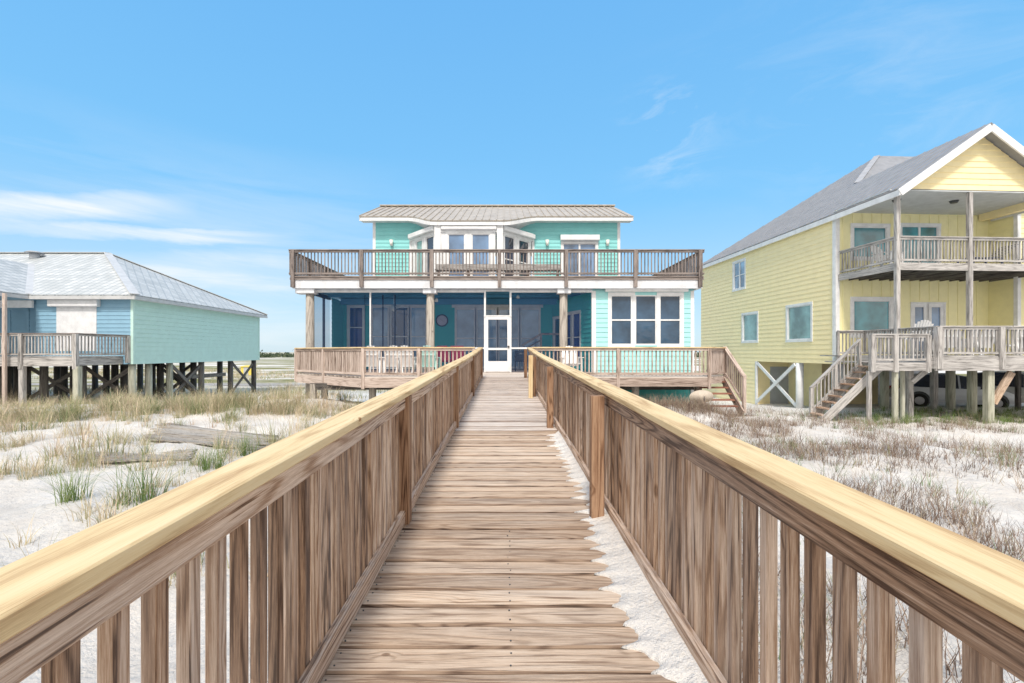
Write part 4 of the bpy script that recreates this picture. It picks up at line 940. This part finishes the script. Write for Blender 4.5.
lapwall(mb, (6.4, 0, 0), -Y_, -X_, 1.0, UZ0, 7.66, pitch=.2); lapwall(mb, (6.4, -1, 0), X_, -Y_, 6, UZ0, 7.66, pitch=.2)
mb.build('front_wall', M['yellowb'], YH, True)
MB().box(6.36, 6.5, -1.04, -1.003, UZ0, 7.6).box(6.362, 6.398, -1.0, -.9, UZ0, 7.6).build('corner_board', M['white'], YH, True)
window(YH, (.72, 0, 5.8), X_, -Y_, 1.38, 1.22, G['teal'], rows=1, trim=.13, local=True); window(YH, (2.72, 0, 5.12), X_, -Y_, 1.53, 1.96, G['teal'], cols=2, rows=1, trim=.11, local=True, name='sliding_door')
window(YH, (.72, 0, 2.75), X_, -Y_, 1.53, 1.35, G['teal'], rows=1, trim=.14, local=True)
for u in (3.15, 3.85): window(YH, (u, 0, 1.95), X_, -Y_, .65, 2.03, G['sky'], rows=1, trim=.06, fr=.25, local=True, name='french_door')
window(YH, (7.0, -1, 5.12), X_, -Y_, 1.5, 1.96, G['teal'], cols=2, rows=1, trim=.11, local=True, name='sliding_door')
# roof
eu, ev0, ev1, es = -.16, -.16, 11.45, 7.5; sl = .70; au, av = 6.8, 5.65; az = es + sl * (au - eu); gz = 9.75; gu = eu + (gz - es) / sl; t_ = (gz - es) / (az - es); gv_ = ev0 + t_ * (av - ev0); gf_ = -2.95; ru = 2 * gu - eu
mb = MB(); mb.slab([(eu, gf_, es), (gu, gf_, gz), (gu, gv_, gz), (au, av, az), (eu, ev1, es)], .07)
mb.slab([(gu, gf_, gz), (ru, gf_, es), (ru, ev0, es), (gu, gv_, gz)], .07)
fs = (az - es) / (av - ev0)
mb.slab([(gu, gv_, gz), (ru, ev0, es), (16, ev0, es), (16, av, az), (au, av, az)], .07); mb.slab([(au, av, az), (16, av, az), (16, ev1, es), (eu, ev1, es)], .07)
rf = mb.build('roof', M['roofgrey'], YH, True)
mb = MB()
for v in np.arange(gf_ + .2, ev1, .42):
    v = float(v)
    if v <= gv_: topu, topz = gu, gz
    elif v <= av: f = (v - ev0) / (av - ev0); topu, topz = eu + f * (au - eu), es + f * (az - es)
    else: f = (ev1 - v) / (ev1 - av); topu, topz = eu + f * (au - eu), es + f * (az - es)
    mb.beam((eu - .01, v, es + .008), (topu, v, topz + .008), .025, .022)
for u in np.arange(gu + .3, ru, .42): pass
mb.build('roof_seam', M['roofgrey'], rf, True)
MB().beam((au, av, az + .005), (gu, gv_, gz + .005), .26, .02).build('ridge_flashing', M['flash2'], rf, True)
mb = MB().box(eu - .015, eu + .02, gf_, ev1, es - .25, es - .06).beam((eu, gf_ + .0, es - .16), (gu, gf_ + .0, gz - .16), .05, .24).beam((gu, gf_ + .001, gz - .16), (ru, gf_ + .001, es - .16), .05, .24).box(ru - .02, ru + .02, gf_ + .03, -.2, es - .25, es - .06)
mb.poly([(eu, gf_, es - .2), (.0, gf_, es - .2), (0, ev1, es - .2), (eu, ev1, es - .2)]); mb.build('fascia', M['white'], rf, True)
gp = -2.5
mb = lapwall(MB(), (0, gp, 0), X_, -Y_, ru, 7.62, gz - .1, pitch=.2, lim=lambda z: (eu + (z - es + .12) / sl, ru - (z - es + .12) / sl)); mb.build('gable_wall', M['yellow'], YH, True)
MB().box(eu + .05, ru - .05, gp - .02, 0, 7.56, 7.6).box(ru, 12, -1.3, -.1, 7.56, 7.6).build('balcony_ceiling', M['ceilw'], YH, True)
MB().box(ru - .35, ru - .1, gp + .1, -.05, 7.3, 7.559).build('ceiling_beam', M['yellow'], YH, True)
for u in (1.0, 3.2): MB().cyl((u, -1.6, 7.56), (u, -1.6, 7.48), .14, .10, 12).build('ceiling_lamp', M['darkmetal'], YH, True)
# upper balcony
p1 = yl(13.45, 15.75); p2 = yl(22, 16.1); q1 = yl(13.2, 18.15)
UD = 5.12
MB().slab([(p1.x, p1.y, UD), (9.5, p1.y + .05, UD), (9.5, -.02, UD), (.08, -.02, UD)], .04).build('balcony_floor', W['grey'], YH, True)
mb = MB().beam((p1.x, p1.y, UD - .15), (9.5, p1.y, UD - .15), .05, .22).beam((p1.x, p1.y + .03, UD - .15), (.08, -.04, UD - .15), .05, .22); mb.build('rim_board', W['grey'], YH, True)
mb = MB()
for u in np.arange(.5, 9, .42): mb.box(float(u), float(u) + .04, p1.y + .03, -.03, UD - .25, UD - .042)
mb.build('joist', W['darkpile'], YH, True)
YR_ = Rails(YH, 100); T3 = lambda u, v, z: Tm @ Vector((u, v, z))
PT = [(p1.x, p1.y), (p1.x + 2.62, p1.y)]
for i, (u, v) in enumerate(PT): MB().beam((u, v - .01, 1.9), (u, v - .01, 7.555), .14, .14, (0, 1, 0), ch=.015).build('post', W['grey'], YH, True)
LDZ, LDY = 1.93, 14.25
LA = (12.95, LDY); 
YR_.run((13.45, LDY, LDZ), (19.5, LDY, LDZ), h=.93, pitch=.125, mat=W['grey'], post_at=(0, .32, .6), single=True, posts_down=.4, postw=.16, bal=.04)
LZ = 1.72
YR_.run((11.5, 14.42, LZ), (13.3, 14.42, LZ), h=.90, pitch=.125, mat=W['grey'], post_at=(.02, .42, .99), single=True, posts_down=.3, postw=.13, bal=.04)
YR_.run(T3(p1.x, p1.y, UD), T3(9, p1.y, UD), h=.90, pitch=.12, mat=W['grey'], single=True, bal=.034); YR_.run(T3(.1, -.1, UD), T3(p1.x, p1.y, UD), h=.90, pitch=.12, mat=W['grey'], bal=.034)
YR_.run((12.56, 17.3, LDZ), (13.6, 17.25, LDZ), h=.93, pitch=.12, mat=W['grey'], bal=.034, post_at=(0,)); YR_.run((13.45, LDY, LDZ), (13.5, 17.3, LDZ), h=.93, pitch=.12, mat=W['grey'], bal=.034)
# lower deck and landing
MB().box(13.4, 22.5, LDY, 18.3, LDZ - .04, LDZ).box(12.5, 13.39, 17.2, 18.2, LDZ - .04, LDZ).box(11.95, 13.38, 14.42, 17.15, LZ - .04, LZ).build('deck_boards', W['grey'], YH)
MB().box(13.35, 19.5, LDY - .03, LDY + .02, LDZ - .46, LDZ - .045).box(11.5, 13.34, 14.40, 14.45, LZ - .26, LZ - .0).box(13.34, 13.4, LDY, 17.3, LDZ - .4, LDZ - .045).build('rim_board', W['grey'], YH)
mb = MB()
for x in np.arange(13.8, 20, .5): mb.box(float(x), float(x) + .04, LDY + .03, 18.1, LDZ - .3, LDZ - .042)
mb.build('joist', W['darkpile'], YH)
# stairs going down to the left
S0 = (12.05, LZ - .02); S1 = (10.25, -.06); ns = 9
stp = MB()
for k in range(ns): t = (k + .5) / ns; x = S0[0] + (S1[0] - S0[0]) * t; z = S0[1] + (S1[1] - S0[1]) * t; stp.box(x - .15, x + .13, 14.78, 15.34, z - .045, z - .005)
stp = stp.build('steps', W['brown'], YH)
for y in (14.75, 15.37): MB().beam((S0[0], y, S0[1] - .14), (S1[0], y, S1[1] - .10), .045, .26).build('stringer', W['grey'], stp)
YR_.run((S0[0] - .15, 15.37, S0[1] - .12), (S1[0], 15.37, S1[1] + .02), h=.92, pitch=.12, mat=W['grey'], single=True, post_at=(0.02, .5, .99), posts_down=.35, bal=.034, lowgap=.12)
YR_.done()
for px, Yp, s, top, mt in ((869, 14.5, .095, LZ - .27, 'grey'), (836, 15.42, .09, .95, 'grey'), (895, 14.55, .11, LZ - .27, 'pile'), (902.5, 15.1, .09, LDZ - .4, 'pile'), (909.5, 15.4, .14, LDZ - .4, 'grey'), (934, 18.5, .16, LDZ - .35, 'grey'), (972, 15.6, .16, LDZ - .3, 'pile'), (988.5, 14.45, .165, LDZ - .46, 'pile'), (1030, 14.6, .16, LDZ - .46, 'pile'), (1018, 18.5, .12, LDZ - .35, 'darkpile')):
    x = PX(px, Yp); s *= .62; MB().beam((x, Yp, ground(x, Yp) - .4), (x, Yp, top), 2 * s, 2 * s, (0, 1, 0), ch=.02).build('deck_post', W[mt], YH)
MB().beam(P3(993, 403, 14.42), P3(1011.5, 372, 14.42), .07, .22).build('brace', W['deck'], YH); MB().beam(P3(912, 382, 14.8), P3(928, 369, 14.8), .06, .16).build('brace', W['grey'], YH)
# under the house: pilings, cross brace, inner walls and doors
for u, v, mt in ((.1, 2.2, M['white']), (.12, .16, M['white']), (2.2, .2, W['pile']), (5, .2, W['pile']), (1.2, 1.2, M['white'])):
    x = Tm @ Vector((u, v, 0)); MB().cyl((u, v, ground(x.x, x.y) - .3), (u, v, UZ0 - .01), .15, .15, 14).build('piling', mt, YH, True)
gg = lambda u, v: ground(*(Tm @ Vector((u, v, 0))).xy)
MB().beam((.0, 5.15, UZ0 - .08), (.0, 2.3, gg(0, 2.3) + .12), .05, .15).beam((-.055, 5.15, gg(0, 5.2) + .12), (-.055, 2.3, UZ0 - .08), .05, .15).build('cross_brace', M['white'], YH, True)
mb = lapwall(MB(), (0.03, 5.3, 0), X_, -Y_, 6.5, -.9, UZ0, [(.75, 1.7, -.8, 1.3)], pitch=.2); lapwall(mb, (1.75, 3.0, 0), Y_, -X_, 2.3, -.9, UZ0, pitch=.2); mb.build('garage_wall', M['yellow'], YH, True)
MB().box(.75, 1.7, 5.26, 5.3, -.8, 1.3).build('door', M['doorgrey'], YH, True)
MB().poly([(0, 0, UZ0), (14, 0, UZ0), (14, 11, UZ0), (0, 11, UZ0)]).build('underfloor', M['ceilw'], YH, True)
MB().box(5.5, 14, 10, 10.1, -.95, UZ0).build('garage_wall', M['doorgrey'], YH, True)
# air conditioner box on a bracket
pa = T3(-.0, vs_(724), 0); t = thing('air_conditioner', 'dark louvred air conditioner on a small shelf on the yellow side wall', 'air conditioner', (pa.x, pa.y, PZ(367, pa.y)), R(3))
MB().box(-.5, -.02, -.5, .5, .05, .95, ch=.02).build('housing', M['darkmetal'], t, True); mb = MB()
for k in range(9): mb.box(-.515, -.502, -.42, .42, .12 + k * .09, .17 + k * .09)
mb.build('louvre', M['black'], t, True); MB().box(-.6, -.02, -.55, .75, 0, .04).beam((-.5, .0, -.02), (-.03, .0, -.4), .05, .05).build('shelf', W['grey'], t, True)
# furniture on yellow decks
c = copy_tree(c0); place(c, (*T3(1.0, -1.2, UD).xy, UD), R(20), 'white slatted chair on the upper yellow balcony beside the teal window', None)
yg = 'white slatted chairs on the lower deck of the yellow house'
ch = chair(M['plasticw'], '', high=True); place(ch, (PX(915, 15.9), 15.9, LDZ - .1), R(175), 'tall white slatted chair in front of the french doors of the yellow house', yg)
for px, lab, a in ((948, 'white slatted chair on the yellow house deck just left of the grey post', 150), (962, 'white slatted chair on the yellow house deck right behind the grey post', 200), (980, 'white slatted chair on the yellow house deck just right of the grey post', 170), (1019, 'white slatted chair on the yellow house deck at the right picture edge', 170)):
    place(copy_tree(c0), (PX(px, 16.6), 16.6, LDZ), R(a), lab, yg)
def lounger(x, y, z, rz, label):
    t = thing('lounge_chair', label, 'lounge chair', (x, y, z), rz, 'dark lounge chairs on the upper yellow balcony'); mb = MB()
    for k in range(11): mb.box(-.75 + k * .11, -.68 + k * .11, -.3, .3, .34, .36)
    mb.build('seat', M['chairblue'], t, True); mb = MB()
    for k in range(7): mb.beam((.47 + k * .09, -.3, .38 + k * .075), (.47 + k * .09, .3, .38 + k * .075), .07, .02)
    mb.build('backrest', M['chairblue'], t, True)
    for sx in (-.65, .45):
        for sy in (-.27, .27): MB().box(sx - .025, sx + .025, sy - .025, sy + .025, 0, .34).build('leg', M['chairblue'], t, True)
a = T3(4.4, -1.5, UD); lounger(a.x, a.y, UD, R(3), 'dark blue slatted lounge chair on the upper balcony beside the sliding door'); a = T3(6.6, -1.7, UD); lounger(a.x, a.y, UD, R(3), 'dark blue slatted lounge chair on the upper balcony at the right picture edge')

# ------------------------------------------------------------------ cars
def car(label, loc, rz, paintm):
    t = thing('parked_car', label, 'car', loc, rz); t.scale = (.94, .94, .94)
    #      x     zb   zbelt ztop  wb   wt
    S = [(-2.25, .45, .75, .78, .70, .66), (-2.15, .32, .92, .98, .84, .74), (-1.95, .28, 1.0, 1.25, .89, .70), (-1.6, .27, 1.02, 1.55, .91, .64), (-.9, .25, 1.0, 1.65, .92, .66), (-.1, .25, .98, 1.66, .92, .66), (.45, .25, .97, 1.55, .92, .66),
         (.95, .25, .97, 1.22, .91, .72), (1.25, .25, .97, 1.02, .91, .78), (1.75, .27, .88, .94, .90, .74), (2.1, .3, .74, .80, .85, .68), (2.25, .38, .60, .64, .72, .60)]
    body, win = MB(), MB()
    def sec(s): x, zb, zl, zt, wb, wt = s; return [(x, -wb * .93, zb), (x, -wb, zb + .2), (x, -wb, (zb + zl) / 2 + .05), (x, -wb * .96, zl), (x, -wt, zt - .02), (x, -wt * .6, zt + .02), (x, wt * .6, zt + .02), (x, wt, zt - .02), (x, wb * .96, zl), (x, wb, (zb + zl) / 2 + .05), (x, wb, zb + .2), (x, wb * .93, zb)]
    secs = [[Vector(p) for p in sec(s)] for s in S]
    for a in range(len(S) - 1):
        tall = S[a][3] - S[a][2] > .2 or S[a + 1][3] - S[a + 1][2] > .2
        for k in range(12):
            k2 = (k + 1) % 12; q = [secs[a][k], secs[a + 1][k], secs[a + 1][k2], secs[a][k2]]
            screen = k in (4, 5, 6) and ((S[a][0] >= .4 and S[a + 1][0] <= 1.3) or S[a + 1][0] <= -1.55 and S[a][0] > -2.2)
            tgt = win if (k in (3, 7) and tall and S[a][2] > .9) or screen else body
            i0 = len(tgt.v); tgt.v += q; tgt.face((i0, i0 + 1, i0 + 2, i0 + 3)[::-1], ((0, 0),) * 4, .5, tgt is body)
    for s in (secs[0], secs[-1]): body.poly(s)
    for x in (-.85, .1): 
        for sy in (-1, 1): body.beam((x, sy * .895, .98), (x, sy * .665, 1.63), .07, .02, (0, 1, 0))
    body.build('body', paintm, t, True); win.build('window', G['dark'], t, True)
    for x in (-1.4, 1.38):
        for sy in (-1, 1):
            w = MB().cyl((x, sy * .70, .34), (x, sy * .935, .34), .34, .34, 20).build('wheel', M['tyre'], t, True); rm = MB().cyl((x, sy * .936, .34), (x, sy * .945, .34), .2, .19, 14)
            rm.build('rim', M['rim'], w, True)
            MB().cyl((x, sy * .9, .38), (x, sy * .925, .38), .42, .42, 20).build('wheel_arch', M['darkmetal'], t, True)
    for sy in (-1, 1): MB().box(2.12, 2.26, sy * .62 - .14, sy * .62 + .14, .62, .72, ch=.02).build('headlight', M['lampw'], t, True); MB().box(-2.27, -2.13, sy * .66 - .1, sy * .66 + .1, .75, .95, ch=.02).build('tail_light', M['red'], t, True); MB().box(.62, .78, sy * .92 - .1, sy * .92 + .1, .98, 1.1, ch=.02).build('mirror', paintm, t, True)
    MB().box(2.2, 2.28, -.5, .5, .35, .5).build('grille', M['black'], t, True)
cx_, cy_ = PX(950, 21.6), 21.6; car('silver car parked broadside between the pilings under the yellow house', (cx_, cy_, ground(cx_, cy_)), R(-28), M['carpaint'])
cx_, cy_ = PX(1022, 20.6), 20.6; car('pale car with dark windshield parked at the right edge under the yellow house', (cx_, cy_, ground(cx_, cy_)), R(-62), M['carpaint2'])

# ------------------------------------------------------------------ sky, sun, camera
SUN_EL, SUN_AZ = R(52), R(186)    # azimuth clockwise from +Y : behind the camera
w = bpy.data.worlds.new('World'); SC.world = w; w.use_nodes = True; nt = w.node_tree; L = nt.links
bg = nt.nodes['Background']; sky = nt.nodes.new('ShaderNodeTexSky'); sky.sky_type = 'NISHITA'; sky.sun_disc = False; sky.sun_elevation = SUN_EL; sky.sun_rotation = SUN_AZ
sky.air_density = 1.0; sky.dust_density = .6; sky.ozone_density = 1.2
tc = nt.nodes.new('ShaderNodeTexCoord').outputs['Generated']; sep = N(nt, 'ShaderNodeSeparateXYZ'); L.new(tc, sep.inputs[0])
K = 1 / (.12 * 1.32)
gr = ramp(nt, [(0, (.56, .76, .90)), (.05, (.50, .74, .92)), (.30, (.21, .60, 1.0)), (.62, (.165, .52, .98)), (1, (.09, .34, .80))], sep.outputs[2])
gm = N(nt, 'ShaderNodeVectorMath', operation='SCALE'); L.new(gr.outputs[0], gm.inputs[0]); gm.inputs['Scale'].default_value = K
base = N(nt, 'ShaderNodeMix', data_type='RGBA'); base.inputs['Factor'].default_value = .8; L.new(sky.outputs[0], base.inputs[6]); L.new(gm.outputs[0], base.inputs[7])
n1 = N(nt, 'ShaderNodeTexNoise', Scale=1, Detail=9, Roughness=.6, Distortion=.5); L.new(mapped(nt, tc, (1.6, 1.6, 15)), n1.inputs['Vector'])
n2 = N(nt, 'ShaderNodeTexNoise', Scale=1, Detail=7, Roughness=.65, Distortion=.8); L.new(mapped(nt, tc, (4, 4, 14)), n2.inputs['Vector'])
def spot(px, py, k):
    v = Vector(((px - CX) / F, 1, (HY - py) / F)).normalized(); dt = N(nt, 'ShaderNodeVectorMath', operation='DOT_PRODUCT'); L.new(tc, dt.inputs[0]); dt.inputs[1].default_value = v
    return math_(nt, 'POWER', math_(nt, 'MAXIMUM', dt.outputs['Value'], 0), k)
low = math_(nt, 'MULTIPLY', math_(nt, 'SUBTRACT', 1.0, math_(nt, 'MULTIPLY', sep.outputs[2], 2.6), clamp=True), math_(nt, 'MULTIPLY_ADD', sep.outputs[0], -1.6, .25, True))
d1 = math_(nt, 'MULTIPLY', math_(nt, 'MULTIPLY_ADD', n1.outputs[0], 5.0, -2.3, True), math_(nt, 'MULTIPLY', low, 1.5, clamp=True))
d1 = math_(nt, 'ADD', d1, math_(nt, 'MULTIPLY', low, .22))
d2 = math_(nt, 'MULTIPLY', math_(nt, 'MULTIPLY_ADD', n2.outputs[0], 4.5, -2.1, True), math_(nt, 'ADD', math_(nt, 'MULTIPLY', spot(668, 132, 450), .7), math_(nt, 'MULTIPLY', spot(900, 90, 40), .16)))
ax = math_(nt, 'DIVIDE', sep.outputs[0], math_(nt, 'MAXIMUM', sep.outputs[1], .05)); tz = math_(nt, 'DIVIDE', sep.outputs[2], math_(nt, 'MAXIMUM', sep.outputs[1], .05))
wob = math_(nt, 'MULTIPLY_ADD', n2.outputs[0], .05, -.025); tw = math_(nt, 'ADD', tz, wob)
def band(t0, slope, w, a0, amp):
    c = math_(nt, 'MULTIPLY_ADD', ax, -slope, t0 - slope * .8); q = math_(nt, 'DIVIDE', math_(nt, 'SUBTRACT', tw, c), w)
    g = math_(nt, 'SUBTRACT', 1.0, math_(nt, 'MULTIPLY', q, q), clamp=True); e = math_(nt, 'MULTIPLY', math_(nt, 'SUBTRACT', a0, ax), 4.0, clamp=True)
    return math_(nt, 'MULTIPLY', math_(nt, 'MULTIPLY', g, e), math_(nt, 'MULTIPLY', math_(nt, 'MULTIPLY_ADD', n1.outputs[0], 2.6, -.55, True), amp))
bands = math_(nt, 'ADD', math_(nt, 'ADD', band(.315, .0, .035, -.66, .85), band(.258, .05, .018, -.42, .75)), band(.175, .0, .05, -.38, .65))
d1 = math_(nt, 'ADD', math_(nt, 'MULTIPLY', d1, .42), bands)
d = math_(nt, 'ADD', d1, d2, clamp=True)
mx = N(nt, 'ShaderNodeMix', data_type='RGBA'); L.new(d, mx.inputs['Factor']); L.new(base.outputs[2], mx.inputs[6]); mx.inputs[7].default_value = (.88 * K, .93 * K, .97 * K, 1)
# bright haze added to the unseen sky behind the camera to whiten the light
hz = math_(nt, 'MULTIPLY_ADD', sep.outputs[1], -1.5, .62, True); mh = N(nt, 'ShaderNodeMix', data_type='RGBA'); L.new(math_(nt, 'MULTIPLY', hz, .92), mh.inputs['Factor']); L.new(mx.outputs[2], mh.inputs[6]); mh.inputs[7].default_value = (1.18 * K, 1.10 * K, 1.01 * K, 1)
L.new(mh.outputs[2], bg.inputs[0]); bg.inputs[1].default_value = .12
sl_ = bpy.data.lights.new('sun', 'SUN'); sl_.energy = 2.3; sl_.angle = R(8); sl_.color = (1, .93, .84); so = bpy.data.objects.new('sun', sl_); COL.objects.link(so)
dirv = Vector((math.sin(SUN_AZ) * math.cos(SUN_EL), math.cos(SUN_AZ) * math.cos(SUN_EL), math.sin(SUN_EL))); so.rotation_euler = dirv.to_track_quat('Z', 'Y').to_euler()
cam = bpy.data.cameras.new('camera'); co = bpy.data.objects.new('camera', cam); COL.objects.link(co); SC.camera = co
cam.sensor_width = 36; cam.lens = 36 * F / 1024; cam.clip_end = 9000; cam.clip_start = .02
cam.shift_x = (512 - CX) / 1024; cam.shift_y = (HY - 341.5) / 1024
co.location = (0, 0, EYE); co.rotation_euler = (R(90), 0, 0)
SC.render.filter_size = 1.1; SC.cycles.use_denoising = True
SC.view_settings.view_transform = 'Standard'; SC.view_settings.look = 'None'; SC.view_settings.gamma = 1; SC.view_settings.exposure = .48
